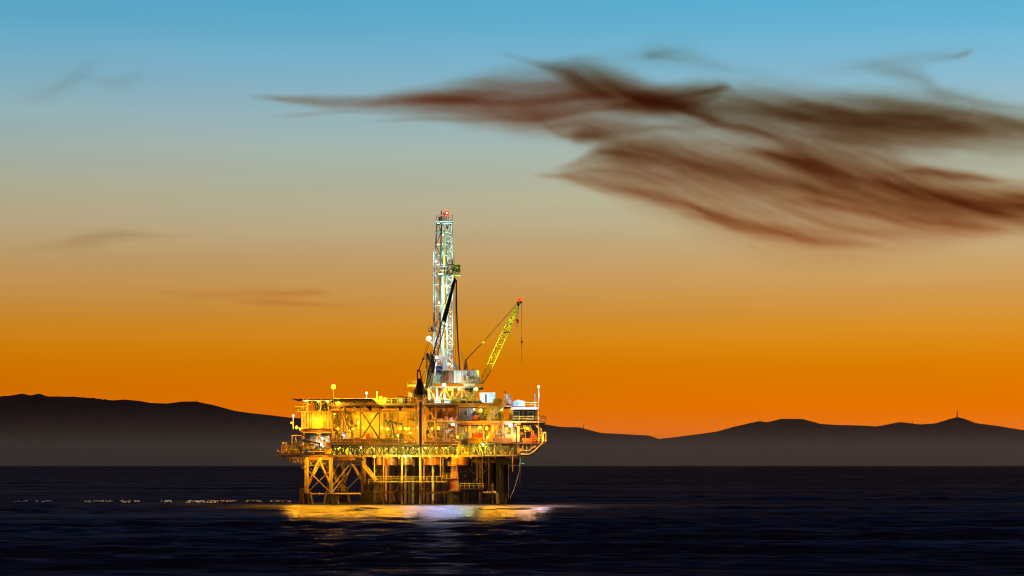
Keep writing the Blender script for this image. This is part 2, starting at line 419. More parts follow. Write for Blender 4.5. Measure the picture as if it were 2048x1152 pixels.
# ================================================================ CLOUDS
CY = 15000.0
cloud_count = [0]
def wisp(parent, base, spine, amp=1.0, warp=6.0, streak=(110, 9), soft=1.05, warm=0.5, T=240.0, slant=0.0, fray=.6):
    """one streak of cloud as a real volume: spine = [(px, py, halfwidth_px, density 0..1)]"""
    a0, a1 = spine[0], spine[-1]
    if a1[0] > 2040: spine = list(spine) + [(2240, a1[1]+10, a1[2]*.9, a1[3]*.7), (2480, a1[1]+22, a1[2]*.45, 0)]     # runs on beyond the picture and thins out
    else: spine = list(spine) + [(a1[0]+32, a1[1]+(a1[1]-spine[-2][1])*.2, a1[2]*.7, 0)]
    spine = [(a0[0]-28, a0[1]-(spine[1][1]-a0[1])*.2, a0[2]*.7, 0)] + list(spine)
    cloud_count[0] += 1; CYk = CY + cloud_count[0]*(T+40); s = sc(CYk); seed = cloud_count[0]*13.7
    xs = [p[0] for p in spine]; x0, x1 = xs[0], xs[-1]
    wmax = max(p[2] for p in spine); pad = warp*1.2
    y0 = min(p[1] for p in spine)-wmax*2.2-pad; y1 = max(p[1] for p in spine)+wmax*2.2+pad
    n = 60; top = []; bot = []
    sx = np.array(spine, float)
    for i in range(n+1):
        px = x0+(x1-x0)*i/n
        c = np.interp(px, sx[:,0], sx[:,1]); h = np.interp(px, sx[:,0], sx[:,2])*1.75+pad*.7+2
        top.append((px, c-h)); bot.append((px, c+h))
    vs = []
    for Y in (CYk, CYk+T):
        for arr in (top, bot): vs += [((px-1024)*s, Y, CAMZ+(HOR-py)*s) for px, py in arr]
    k = n+1; fs = []
    for i in range(n):
        fs += [(i,k+i,k+i+1,i+1), (2*k+i,2*k+i+1,3*k+i+1,3*k+i), (i,i+1,2*k+i+1,2*k+i), (k+i,3*k+i,3*k+i+1,k+i+1)]
    fs += [(0,2*k,3*k,k), (n,k+n,3*k+n,2*k+n)]
    mb = MB(); mb.add(vs, fs)
    m = bpy.data.materials.new('cloud_vapour'); nt, N, L = nodes_of(m)
    for q in list(N): N.remove(q)
    def math_(op, a, b=None, c=None, clamp=False):
        nd = N.new('ShaderNodeMath'); nd.operation = op; nd.use_clamp = clamp
        for i, v in enumerate((a, b, c)):
            if v is None: continue
            if isinstance(v, (int, float)): nd.inputs[i].default_value = v
            else: L.new(v, nd.inputs[i])
        return nd.outputs[0]
    geo = N.new('ShaderNodeNewGeometry'); sp = N.new('ShaderNodeSeparateXYZ'); L.new(geo.outputs['Position'], sp.inputs[0])
    gx = math_('MULTIPLY', sp.outputs['X'], 1/s); gx = math_('ADD', gx, 1024.0)                      # streak length coordinate
    gz = math_('MULTIPLY', math_('SUBTRACT', sp.outputs['Z'], CAMZ), -1/s); gz = math_('ADD', gz, HOR)   # downwards height coordinate
    u = math_('DIVIDE', math_('SUBTRACT', gx, x0), x1-x0, clamp=True)
    def curve(vals, lo, hi):
        fc = N.new('ShaderNodeFloatCurve'); cm = fc.mapping; c = cm.curves[0]
        pts = [((px-x0)/(x1-x0), (v-lo)/max(1e-6, hi-lo)) for px, v in vals]
        while len(c.points) < len(pts): c.points.new(.5, .5)
        for pnt, (a, b_) in zip(c.points, sorted(pts)): pnt.location = (a, b_); pnt.handle_type = 'AUTO_CLAMPED'
        cm.update(); L.new(u, fc.inputs['Value'])
        return math_('MULTIPLY_ADD', fc.outputs[0], hi-lo, lo)
    c = curve([(p[0], p[1]) for p in spine], y0, y1)
    h = math_('MULTIPLY', curve([(p[0], p[2]) for p in spine], 0, wmax), 1.2)
    a = curve([(p[0], p[3]) for p in spine], 0, 1)
    def noise(ax, az, detail, sd, zin=None, rough=.55):
        cb = N.new('ShaderNodeCombineXYZ'); L.new(math_('DIVIDE', gx, ax), cb.inputs[0]); L.new(math_('DIVIDE', zin if zin is not None else gz, az), cb.inputs[1]); cb.inputs[2].default_value = sd
        nz = N.new('ShaderNodeTexNoise'); nz.inputs['Scale'].default_value = 1; nz.inputs['Detail'].default_value = detail; nz.inputs['Roughness'].default_value = rough
        L.new(cb.outputs[0], nz.inputs['Vector']); return nz.outputs['Fac']
    q = math_('SUBTRACT', gz, c)
    qs = math_('MULTIPLY_ADD', gx, slant, q)
    q = math_('MULTIPLY_ADD', math_('SUBTRACT', noise(140, 34, 3, seed), .5), warp*2.6, q)
    q = math_('MULTIPLY_ADD', math_('SUBTRACT', noise(60, 7, 3, seed+3, qs), .5), warp*1.5*fray, q)
    v = math_('DIVIDE', math_('ABSOLUTE', q), math_('MAXIMUM', h, .4))
    pf = math_('POWER', math_('SUBTRACT', 1.0, math_('DIVIDE', v, 1.62), clamp=True), 1.7)
    st = noise(streak[0], streak[1], 5, seed+7, qs, .6)
    sr = N.new('ShaderNodeMapRange'); sr.inputs['From Min'].default_value = .30; sr.inputs['From Max'].default_value = .72
    sr.inputs['To Min'].default_value = .42; sr.inputs['To Max'].default_value = 1.3; L.new(st, sr.inputs['Value'])
    dens = math_('MULTIPLY', math_('MULTIPLY', pf, sr.outputs['Result']), math_('MULTIPLY', a, amp*4.5/T))
    va = N.new('ShaderNodeVolumeAbsorption'); va.inputs['Color'].default_value = (.43+.29*warm, .275, 0.0, 1); L.new(dens, va.inputs['Density'])
    vsn = N.new('ShaderNodeVolumeScatter'); vsn.inputs['Color'].default_value = (1, .5, .25, 1)
    L.new(math_('MULTIPLY', dens, .10*warm), vsn.inputs['Density']); vsn.inputs['Anisotropy'].default_value = 0.65
    ad = N.new('ShaderNodeAddShader'); L.new(va.outputs[0], ad.inputs[0]); L.new(vsn.outputs[0], ad.inputs[1])
    o = N.new('ShaderNodeOutputMaterial'); L.new(ad.outputs[0], o.inputs['Volume'])
    return make('wisp', mb, m, parent, base)

def cloud(label, group, wisps):
    s = sc(CY); p = wisps[0]['spine'][len(wisps[0]['spine'])//2]
    base = Vector(((p[0]-1024)*s, CY, CAMZ+(HOR-p[1])*s))
    e = link(bpy.data.objects.new('cloud', None)); e.location = base; tag(e, label, 'cloud', group)
    for wv in wisps: wisp(e, base, **wv)
G1 = 'dark wispy clouds drifting at upper right'; G2 = 'faint thin clouds over the left sky'
cloud('long dark brown cloud streaming right from a thin pink tail at left', G1, [
    dict(spine=[(515,191,3,.15),(580,196,6,.4),(660,200,10,.55),(760,201,15,.75),(870,197,24,.95),(960,196,36,1),(1060,199,46,1),(1150,192,50,.9),(1230,188,42,.8),(1310,194,28,.5),(1380,197,20,.1)], amp=.78, warm=1.15, warp=7, streak=(200,16)),
    dict(spine=[(900,220,6,.1),(980,228,9,.4),(1050,234,12,.7),(1100,228,12,.5),(1170,215,10,.2)], amp=.4, warm=1.0, warp=5, streak=(120,12)),
    dict(spine=[(1010,102,3,.1),(1075,122,7,.3),(1125,138,16,.65),(1180,160,30,.8),(1240,180,32,.8),(1310,196,24,.6),(1380,208,14,.2)], amp=.66, warm=.55, slant=-.22, streak=(190,14), warp=8),
    dict(spine=[(1220,210,7,.2),(1300,200,20,.7),(1370,188,22,.9),(1425,178,17,1),(1455,172,11,.7),(1478,182,6,.2)], amp=.6, warm=.6, warp=5, streak=(160,14)),
    dict(spine=[(1270,196,14,.3),(1350,205,26,.8),(1440,212,34,1),(1540,222,42,1),(1640,234,44,.95),(1750,244,42,.85),(1860,250,36,.7),(1960,252,28,.5),(2070,256,20,.35)], amp=.74, warm=.6, slant=-.14, streak=(220,14)),
    dict(spine=[(1540,212,14,.1),(1640,216,26,.45),(1740,220,34,.6),(1820,222,36,.85),(1900,230,38,.8),(1980,240,38,.65),(2070,250,36,.5)], amp=.62, warm=.5, slant=-.08, streak=(150,16), warp=14),
    dict(spine=[(1340,207,5,.3),(1440,240,10,.8),(1540,262,14,.8),(1640,292,24,.5),(1740,310,26,.5),(1820,330,16,.55),(1870,342,11,.8),(1930,350,9,.7),(2010,356,7,.1)], amp=.5, warm=.65, slant=-.2, warp=9, streak=(170,11)),
    dict(spine=[(1620,266,20,.1),(1740,276,34,.45),(1840,282,38,.45),(1940,287,40,.36),(2070,292,40,.3)], amp=.5, warm=.6, slant=-.1, warp=11, streak=(170,10)),
])
cloud('thin red streaks hanging below the pink tail of the long cloud', G1, [
    dict(spine=[(550,228,2,.1),(610,224,2.5,.5),(680,219,2,.45),(770,222,2,.2)], amp=.4, warm=1, warp=2.5, streak=(60,5)),
    dict(spine=[(740,238,2,.1),(800,236,2.5,.45),(860,233,3,.4),(960,236,6,.2)], amp=.4, warm=1, warp=2.5, streak=(60,5)),
])
cloud('small frayed brown cloud between the two big dark clouds', G1, [
    dict(spine=[(1060,232,6,.1),(1130,262,13,.45),(1180,270,18,.7),(1240,284,15,.5),(1330,300,12,.1)], amp=.5, warm=.65, slant=-.2, streak=(150,11)),
    dict(spine=[(1130,270,6,.2),(1190,262,14,.8),(1260,256,12,.6),(1330,250,9,.4),(1400,252,10,.1)], amp=.5, warm=.65, slant=.05, streak=(150,11)),
    dict(spine=[(1090,235,10,.1),(1220,252,28,.4),(1350,270,34,.4),(1480,290,32,.4),(1600,312,26,.35),(1720,335,20,.1)], amp=.46, warm=.75, slant=-.22, streak=(240,9)),
])
cloud('broad dark lower cloud with a brown core sloping down to the right', G1, [
    dict(spine=[(1080,346,5,.1),(1160,342,18,.6),(1240,338,44,.8),(1330,346,62,.85),(1430,368,74,.8),(1540,392,82,.72),(1660,415,80,.62),(1780,420,70,.5),(1900,422,56,.4),(2070,415,44,.3)], amp=.47, warm=.9, slant=-.2, streak=(260,17), warp=12),
    dict(spine=[(1130,330,6,.15),(1210,303,16,.7),(1290,302,24,.9),(1390,324,26,.9),(1490,344,24,.9),(1580,366,21,.8),(1680,387,17,.6),(1790,407,15,.35),(1900,427,12,.1)], amp=.62, warm=.6, slant=-.2, streak=(220,13)),
    dict(spine=[(1480,296,10,.15),(1560,312,22,.75),(1650,336,31,1),(1750,360,33,1),(1840,382,34,1),(1930,400,32,1),(2070,410,32,1)], amp=.88, warm=.65, slant=-.2, streak=(260,16), warp=7),
    dict(spine=[(1090,349,4,.2),(1180,360,12,.6),(1260,378,14,.8),(1350,400,14,.9),(1430,426,13,.9),(1500,447,10,.5),(1590,460,7,.1)], amp=.45, warm=.85, slant=-.24, warp=6, streak=(160,12)),
    dict(spine=[(1380,430,5,.2),(1460,448,11,.6),(1560,464,14,.7),(1640,479,13,.6),(1750,489,7,.15)], amp=.45, warm=1, slant=-.2, warp=7, streak=(160,11)),
    dict(spine=[(1580,395,9,.2),(1680,408,14,.6),(1790,430,16,.6),(1900,446,15,.5),(2000,456,11,.2)], amp=.5, warm=.95, slant=-.15, warp=9, streak=(180,12)),
    dict(spine=[(1780,345,5,.1),(1850,338,9,.4),(1900,345,9,.6),(1960,352,8,.5),(2030,358,5,.1)], amp=.4, warm=1, warp=8),
    dict(spine=[(1560,470,8,.1),(1700,462,22,.3),(1850,462,26,.35),(1960,455,22,.3),(2060,445,20,.2)], amp=.35, warm=1, slant=-.12, warp=10, streak=(220,12)),
])
cloud('faint grey peaked cloud high above the dark cloud', G1, [
    dict(spine=[(1160,114,12,.1),(1270,112,20,.35),(1320,104,24,.7),(1365,104,26,.6),(1420,124,22,.45),(1490,142,16,.3),(1640,152,12,.05)], amp=.15, warm=.25, slant=-.12, warp=14, streak=(120,14)),
    dict(spine=[(1280,106,5,.1),(1312,106,9,.8),(1345,100,9,.3),(1375,96,6,.05)], amp=.14, warm=.25, warp=7, streak=(50,8))])
cloud('thin hooked cloud ending in a pink curl at top right', G1, [
    dict(spine=[(1600,138,10,.05),(1720,131,16,.4),(1800,123,17,.5),(1880,112,11,.5),(1930,104,8,.8),(1955,95,6,.1)], amp=.14, warm=1, warp=9, streak=(110,10)),
    dict(spine=[(1710,124,6,.1),(1780,138,18,.5),(1840,150,20,.7),(1890,180,9,.4),(1960,200,6,.5),(2070,216,5,.4)], amp=.17, warm=.4, warp=8, slant=-.2, streak=(110,10))])
cloud('two faint grey wisps high in the blue at far left', G2, [
    dict(spine=[(0,198,7,.05),(70,186,12,.4),(110,172,16,.5),(145,152,18,.5),(210,120,9,.05)], amp=.11, warm=.1, warp=12, streak=(60,10)),
    dict(spine=[(150,152,6,.05),(215,160,13,.4),(245,160,16,.5),(300,136,8,.05)], amp=.10, warm=.1, warp=12, streak=(60,10))])
cloud('low faint tan cloud left of the derrick top', G2, [
    dict(spine=[(0,499,4,.05),(110,488,12,.4),(190,476,16,.6),(250,466,12,.5),(330,470,8,.25),(430,456,4,.05)], amp=.15, warm=.35, warp=8, streak=(140,9))])
cloud('faint orange streak over the left of the platform', G2, [
    dict(spine=[(260,573,4,.05),(400,586,10,.4),(520,585,9,.6),(610,585,8,.8),(670,584,4,.05)], amp=.12, warm=1, warp=6, streak=(140,8)),
    dict(spine=[(440,600,4,.05),(560,603,7,.7),(640,608,7,.5),(750,613,4,.05)], amp=.12, warm=1, warp=6, streak=(140,8))])
# ================================================================ PLATFORM
plat = Thing('oil_platform', 'steel oil production platform on a braced jacket, lit orange, standing in the sea', 'oil platform', (X(840), 16, 0))
PP = plat.part
BACK = 34.0
def one(name, mat, *calls, parent=None, smooth=False):
    m = MB()
    for c in calls: getattr(m, c[0])(*c[1:])
    return PP(name, m, mat, parent, smooth=smooth)

# --- decks
one('deck', 'beam', ('box', 556, 664, 908, 910.5, -1, 24))                      # lower left deck
one('deck', 'beam', ('box', 664.5, 1044, 911.5, 914, 0, BACK))                   # cellar deck
one('deck', 'brown', ('box', 661, 1062, 887.5, 889.5, -.4, BACK))                # main deck
one('deck', 'beam', ('box', 662, 950, 806.5, 809, -1, BACK))                     # top deck
one('deck', 'brown', ('box', 950.5, 1022, 808.5, 811, -1, BACK))
one('deck', 'beam', ('box', 912, 1092, 842, 845, -1.5, BACK-6))                  # middle deck on the right
one('deck', 'brown', ('box', 600, 665, 858, 864, 0, 20))                         # floor of the clad module
# deck girders under each plate, running away from the camera
for k, px in enumerate(range(676, 1040, 24)):
    one('girder', 'beam', ('box', px, px+3, 914.1, 917.5, .4, BACK-1))
for px in range(672, 940, 26):
    one('girder', 'beam', ('box', px, px+2.4, 809.1, 812, .2, BACK-1))
one('deck_beam', 'brown', ('box', 563, 664, 910.6, 914.6, -1.2, -.7))
one('deck_beam', 'beam', ('box', 664.2, 1042, 909.5, 911.6, -.6, -.1))
one('deck_beam', 'dark', ('box', 661, 842, 889.6, 892, -.6, -.1))
one('deck_beam', 'dark', ('box', 847.5, 1062, 883.5, 887.4, -.9, -.45))
one('deck_beam', 'brown', ('box', 662, 834, 809.2, 812.5, -1, -.5))
one('deck_beam', 'dark', ('box', 847, 917, 809.2, 813, -1, -.5))
one('deck_beam', 'beam', ('box', 917.2, 1022, 811.2, 813.4, -.9, -.5))
one('deck_beam', 'beam', ('box', 700, 834, 821.5, 824.5, -.3, .2))
one('deck_beam', 'beam', ('box', 847, 915, 840.5, 843.5, -.2, .3))
one('deck_beam', 'brown', ('box', 916, 1026, 845.2, 849.5, -1.4, -.9))
one('deck_beam', 'beam', ('box', 602, 664, 864.2, 866.2, -.1, .4))

# --- brackets (knee braces) under the top deck
for i, px in enumerate(range(668, 834, 20)):
    one('bracket', 'beam', ('bar', (px, 812.5, -.7), (px+9, 819, -.7), .1), ('bar', (px, 812.5, -.7), (px, 821, -.7), .1), ('bar', (px-6, 819.5, -.7), (px+10, 819.5, -.7), .1))
# --- columns
for px in (664.5, 683, 721.5, 759, 796.5, 832):
    one('column', 'brown', ('box', px-1.3, px+1.3, 812.6, 887.2, -.2, .3))
for px in (850, 872, 913, 985):
    one('column', 'brown' if px in (872, 913) else 'beam', ('box', px-1.7, px+1.7, 813.2, 887.2, -.3, .4))
for px in (940, 967, 1006, 1024):
    one('column', 'beam', ('box', px-1.1, px+1.1, 849.6, 887.2, -.2, .3))
for px in (690, 740, 800, 860, 930, 1000):
    one('column', 'beam', ('bar', (px, 810, 26), (px, 900, 26), .35))
# --- X braces
def xb(a, b, t, c, Y, r=.17, mat='dark'):
    one('x_brace', mat, ('bar', (a, t, Y), (b, c, Y), r)); one('x_brace', mat, ('bar', (b, t, Y+.4), (a, c, Y+.4), r))
xb(723, 757.5, 823, 876, -.1, .2)
xb(851.5, 870.5, 844, 886, -.1, .17, 'beam'); xb(851.5, 870.5, 813.5, 840, -.1, .15, 'beam')
xb(986.5, 1005, 850, 885, .2, .13, 'beam')
xb(668, 681, 866, 886, 10, .12, 'beam')

# --- main deck windwalls of brown cloth and plate along the front
wx = [661.5, 678, 707, 722, 740, 757, 774, 790, 807]
for i, (a, b) in enumerate(zip(wx, wx[1:])):
    m = MB(); t = 876.5 + (0.8 if i % 2 else 0)
    if i == 2: m.box(a+.3, b-.3, 875, 888.5, -1.0, -.8)
    else: m.corr(a+.3, b-.3, t, 887.2, -.95, pitch=.8, dep=.05, thick=.04)
    PP('windwall', m, 'brown' if i == 2 else 'tarp')
for a, b in ((660, 834), (848, 936)):
    m = MB(); m.prail(a, b, 887.4, -1.05); PP('handrail', m, 'brown')
m = MB(); m.prail(963, 1028, 887.4, -1.05); PP('handrail', m, 'yellow')
for a, b in ((985, 1010), (1010, 1024), (1046, 1060)):
    one('windwall', 'brown' if a < 1020 else 'orange', ('box', a, b, 876.5, 886.5, -1.2, -1.05))

# --- cellar truss: one panel per bay
nodes = [664, 684, 707, 727, 751, 767, 796, 812, 838]
def truss(nds, t, b, Y, mat, r=.13):
    for i, (a, c) in enumerate(zip(nds, nds[1:])):
        m = MB(); mid = (a+c)/2
        m.bar((a, t, Y), (a, b, Y), r)
        if i % 2: m.bar((a, b, Y), (mid, t, Y), r*.9); m.bar((mid, t, Y), (c, b, Y), r*.9)
        else: m.bar((a, t, Y), (mid, b, Y), r*.9); m.bar((mid, b, Y), (c, t, Y), r*.9)
        m.bar((a, t+3.5, Y), (c, t+3.5, Y), r*.6)
        PP('truss_panel', m, mat)
truss(nodes, 891, 910, -.2, 'black', .17)
truss([842, 864, 878, 898], 889, 910, -.2, 'dark', .2)
truss([916, 936, 958, 975], 889, 910, -.2, 'olive', .2)
truss([975, 990, 1003, 1020, 1040], 889, 910, -.2, 'beam', .16)
truss([670, 700, 740, 780, 820, 860, 900, 940, 980, 1020], 891, 910, 20, 'cream', .2)

# --- walls seen in the bays
m = MB(); m.corr(862, 911.5, 816, 842, 1.6, pitch=.9, dep=.06); PP('wall_panel', m, 'orange')
m = MB(); m.box(874.5, 882.5, 820, 836, 1.2, 1.5); f = PP('louvre', m, 'dark')
m = MB()
for k in range(7): m.box(875.2, 881.8, 821+k*2.1, 822.2+k*2.1, 1.1, 1.2)
PP('slat', m, 'brown', f)
m = MB(); m.box(664.5, 721, 822, 887, 13, 13.3); PP('wall_panel', m, 'beam')
m = MB(); m.corr(916, 968, 852, 878, 12, pitch=1.2, dep=.15); PP('wall_panel', m, 'white')
m = MB(); m.corr(968, 1024, 850, 886, 13, pitch=1.2, dep=.12); PP('wall_panel', m, 'cream')
m = MB(); m.box(957, 1008, 813, 841, 9, 9.3); PP('wall_panel', m, 'cream')
m = MB(); m.box(847.5, 912, 844, 886, 12, 12.3); PP('wall_panel', m, 'beam')
m = MB(); m.box(670, 1040, 893, 910, 31, 31.3); PP('wall_panel', m, 'cream')
m = MB()
for px in range(918, 965, 6): m.box(px, px+4.2, 856, 864.5, 2.2, 2.6)
PP('light_panel', m, 'white')  # row of white lights, shown only by white paint

# --- jacket legs
def leg(px, top, Y, r, mat, grow=True):
    o = one('jacket_leg', mat, ('bar', (px, top, Y), (px, 1030, Y), r, r, 14), smooth=False)
    if grow:
        m = MB(); zt = 2.6
        m.wbar((X(px,Y), Y, zt), (X(px,Y), Y, -3), r+.15, r+.55, 14)
        for k in range(5):
            a = k*1.3; m.wbar((X(px,Y)+math.cos(a)*r, Y+math.sin(a)*r, zt-.4-k*.2), (X(px,Y)+math.cos(a)*(r+1.2), Y+math.sin(a)*(r+1), -2), .35, .5, 7)
        PP('marine_growth', m, 'growth', o)
    return o
leg(613, 914, 1, .54, 'beam'); leg(662, 914, -.2, .43, 'cream'); leg(657, 914, 24, .4, 'beam'); leg(686, 914, 24, .48, 'yellow')
leg(727, 914, 2, .7, 'brown'); leg(738, 914, 26, .9, 'dark')
o = leg(1005, 914, 3, 1.6, 'black'); leg(993, 914, 26, 1.3, 'black')
# flared orange leg
m = MB(); Y = .8; cx = X(908.5, Y)
m.lathe(cx, Y, [(1.45, -3), (1.45, 3.0), (1.38, 3.1), (.72, Z(931,Y)), (.7, Z(912,Y))], 18); fl = PP('jacket_leg', m, 'orange', smooth=False)
m = MB(); m.lathe(cx, Y, [(1.9, -3), (1.75, 1.2), (1.55, 2.7)], 14); PP('marine_growth', m, 'growth', fl)
m = MB(); m.lathe(cx, Y, [(1.62, 2.9), (1.8, 3.1), (1.8, 3.4), (1.5, 3.5)], 14); PP('collar', m, 'brown', fl)
for z in (6.2, 8.4):
    m = MB(); m.lathe(cx, Y, [(1.3-(z-6.2)*.12, z), (1.34-(z-6.2)*.12, z+.15)], 16); PP('weld_band', m, 'beam', fl)
# batter piles at the foot of the left legs
for px, Yy, d in ((603, 1, -5), (620, 1, 8), (654, .4, -8), (672, .4, 6), (678, 23, -7), (695, 23, 8), (656, 24, -4)):
    o = one('batter_pile', 'beam', ('bar', (px, 984 if abs(d) > 5 else 978, Yy), (px+d*.9, 1020, Yy), .3, .4, 10))
one('boat_fender', 'brown', ('box', 599, 607, 976, 1012, -.6, .8)); one('boat_fender', 'brown', ('box', 651, 655, 978, 1012, 22, 24))
# jacket braces
BR = [((639,916,1),(614,972,1),.42,'beam'),((636,934,1.2),(616,972,1.2),.36,'cream'),((637,914,1),(663,974,0),.36,'cream'),((640,932,6),(664,974,.5),.42,'beam'),
      ((651,914,20),(685,974,24),.5,'yellow'),((711,914,3),(664,972,0),.3,'cream'),((668,936,12),(686,976,24),.4,'beam'),((704,930,20),(687,972,24),.34,'cream'),
      ((708,930,10),(725,958,3),.34,'cream'),((640,914,8),(652,946,16),.3,'dark'),((656,914,2),(690,970,22),.26,'brown'),((722,960,3),(703,926,16),.3,'beam')]
BR += [((615,940,1),(661,985,0),.22,'cream'),((661,940,0),(615,985,1),.22,'beam'),((665,950,0),(686,915,24),.25,'cream'),((690,985,24),(722,950,3),.3,'beam'),((664,985,0),(700,940,14),.28,'cream'),((657,985,24),(686,945,24),.25,'yellow'),((618,914,1),(640,935,6),.25,'yellow'),((614,930,12),(657,985,24),.3,'brown'),((727,930,2),(760,985,5),.3,'brown'),((760,930,5),(727,985,2),.3,'dark'),((820,930,4),(790,985,4),.22,'brown'),((870,930,4),(840,985,4),.22,'brown'),((930,930,4),(990,985,4),.3,'dark'),((985,930,6),(925,985,6),.3,'dark')]
for a, b, r, mt in BR: one('jacket_brace', mt, ('bar', a, b, r*.62, r*.62, 10))
# horizontal members near the water
HZ = [(615,662,988,1,.28),(663,722,988,0,.3),(665,722,986,24,.26),(746,792,984.5,.5,.33),(805,829,984.5,.5,.28),(840,894,985,.5,.33),(964,985,985,.8,.28)]
for a, b, py, Y, r in HZ:
    m = MB(); m.bar((a,py,Y),(b,py,Y), r*.75, n=10)
    for q in (a+2, (a+b)/2, b-2): m.bar((q-.5,py,Y),(q+.5,py,Y), r*1.45, n=10)
    PP('spool_pipe', m, 'yellow' if a > 740 else 'cream')
m = MB(); m.path([(985,985,.8),(992,986,.8),(995,992,.8),(996,1012,.8)], .45, 10); PP('spool_pipe', m, 'beam')
m = MB(); m.bar((720.5, 985, -.3), (744, 1022, -.3), .1, n=4)
m = MB()
for px in range(723, 746, 4): m.bar((px, 984, .3), (px, 1022, .3), .32, n=8)
m.box(721, 746, 985.5, 989, .6, 1.4); PP('conductor_guard', m, 'growth')
# underdeck girder frame of the left bay
one('jacket_beam', 'orange', ('box', 615, 710, 914.8, 920, .6, 1.4)); one('jacket_beam', 'orange', ('box', 664, 702, 915.5, 921.5, 23, 24))
one('jacket_beam', 'black', ('prism', [(702,914.6),(727,914.6),(727,928),(704,928)], 1.2, 2.6))
# --- conductors (well casings)
random.seed(21)
cxs = [750,757.5,764,772,781,788,797,803,811,819,826,833,841,848,856,866,873,880,888,896,922,930,939,947,953,961,968,976,983]
for i, px in enumerate(cxs):
    Y = random.choice([5, 9, 13, 18, 22]) + random.random()*2
    mt = random.choice(['brown','beam','orange','brown']) if px < 900 else random.choice(['dark','black','dark','brown'])
    if i in (3, 12): Y = 3; mt = 'orange'
    if px == 866: mt = 'silver'; Y = 3.2
    one('conductor', mt, ('bar', (px, 915, Y), (px, 1030, Y), random.uniform(.30,.46), None, 9))
for px, a, b, r in ((767.5, 914, 1012, .1),(776,914,960,.06),(804,914,1012,.2),(812,914,956,.08),(749,913,990,.12),(840.5,914,1012,.24),(848,914,960,.1),(881,914,952,.1),(886,914,946,.07),(954,914,965,.13),(965,914,985,.16),(978,914,970,.12),(985.5,966,1012,.26),(978.5,968,1000,.12),(1017,931,998,.1)):
    one('riser', 'yellow' if px < 900 else 'brown', ('bar', (px, a, .7), (px, b, .7), r, None, 8))
# light curved splash shields under the cellar deck
for px0, px1 in ((752, 768), (770, 793), (796, 829), (849, 882), (908, 937)):
    m = MB(); n = 10; vs = []
    for i in range(n+1):
        t = i/n; x = X(px0+(px1-px0)*t, 3); y = 3 - 2.0*math.sin(math.pi*t)
        vs += [(x, y, Z(930,3)), (x, y, Z(914.6,3))]
    for i in range(n+1):
        x, y, z = vs[2*i]; vs += [(x, y+.06, z), (x, y+.06, vs[2*i+1][2])]
    k = 2*(n+1)
    fs = []
    for i in range(n): fs += [(2*i,2*i+2,2*i+3,2*i+1),(k+2*i+2,k+2*i,k+2*i+1,k+2*i+3),(2*i+1,2*i+3,k+2*i+3,k+2*i+1),(2*i+2,2*i,k+2*i,k+2*i+2)]
    m.add(vs, fs); PP('splash_shield', m, 'orange' if px0 != 796 else 'brown')
m = MB(); m.box(991, 1039, 917, 929.5, 1, 6); PP('pontoon_box', m, 'dark')
m = MB(); m.box(936, 990, 918, 926, 5, 14); PP('pontoon_box', m, 'brown')
# --- lower walkway with stair
m = MB(); m.box(752, 893, 962, 964.5, -.9, .3); wk = PP('walkway', m, 'olive')
m = MB(); m.prail(752, 812, 962.5, -.85, step=1.2); m.prail(824, 893, 962.5, -.85, step=1.2); PP('handrail', m, 'yellow', wk)
m = MB(); m.box(812.5, 823.5, 952, 962, -.9, -.5); PP('control_panel', m, 'brown', wk)
m = MB(); m.box(885, 903, 955.5, 957, -1, .2); wk2 = PP('walkway', m, 'olive'); m = MB(); m.prail(885, 903, 955.5, -.95, h=1.1, step=1.1); PP('handrail', m, 'yellow', wk2)
m = MB(); m.box(896, 912, 929.5, 931.5, -.9, .2); wk3 = PP('walkway', m, 'orange'); m = MB(); m.prail(896, 912, 929.5, -.85, h=.7, step=.9); PP('handrail', m, 'yellow', wk3)
m = MB(); m.box(920, 967, 976.5, 979, -.6, 1.2); m.box(922, 964, 980, 983.5, .2, 1); wk4 = PP('walkway', m, 'dark'); m = MB(); m.prail(920, 967, 976.5, -.55, step=1.1); PP('handrail', m, 'olive', wk4)
m = MB(); m.box(737, 758, 966, 969.5, 0, 3); wk5 = PP('walkway', m, 'brown'); m = MB(); m.prail(737, 757, 968, -.1, step=1); PP('handrail', m, 'yellow', wk5)
def stair(a, b, Y, mat, w=1.0, railmat=None, pos='stair'):
    m = MB(); A = P(*a, Y); B = P(*b, Y); n = max(4, int(abs(A.z-B.z)/.28))
    for d in (0, w): m.wbar(A+Vector((0,d,0)), B+Vector((0,d,0)), .1, rect=(.05,.16))
    for i in range(1, n):
        p = A.lerp(B, i/n); m.wbox(p.x-.16, p.x+.16, p.y+.05, p.y+w-.05, p.z-.03, p.z+.03)
    st = PP('staircase', m, mat)
    h = MB()
    for d in (0, w):
        h.rail(A+Vector((0,d,0)), B+Vector((0,d,0)), h=1.05, step=1.5, r=.05)
    PP('handrail', h, railmat or mat, st)
    return st
stair((724, 930), (752, 963), -.9, 'cream', railmat='yellow')
stair((1008, 812), (975, 842), -2.2, 'silver')
stair((1008, 843), (972, 884), -2.4, 'orange', railmat='yellow')
stair((917, 889), (937, 910), -1.6, 'olive', railmat='yellow')
stair((700, 889), (726, 912), -1.2, 'dark'); stair((650, 930), (690, 985), 14, 'beam', railmat='yellow')
stair((955, 779), (934, 806), 3, 'silver', railmat='yellow')
m = MB(); m.box(648, 694, 984, 986.5, 13, 17); w6 = PP('walkway', m, 'brown'); m = MB(); m.prail(668, 694, 984, 12.9, step=1); PP('handrail', m, 'yellow', w6)

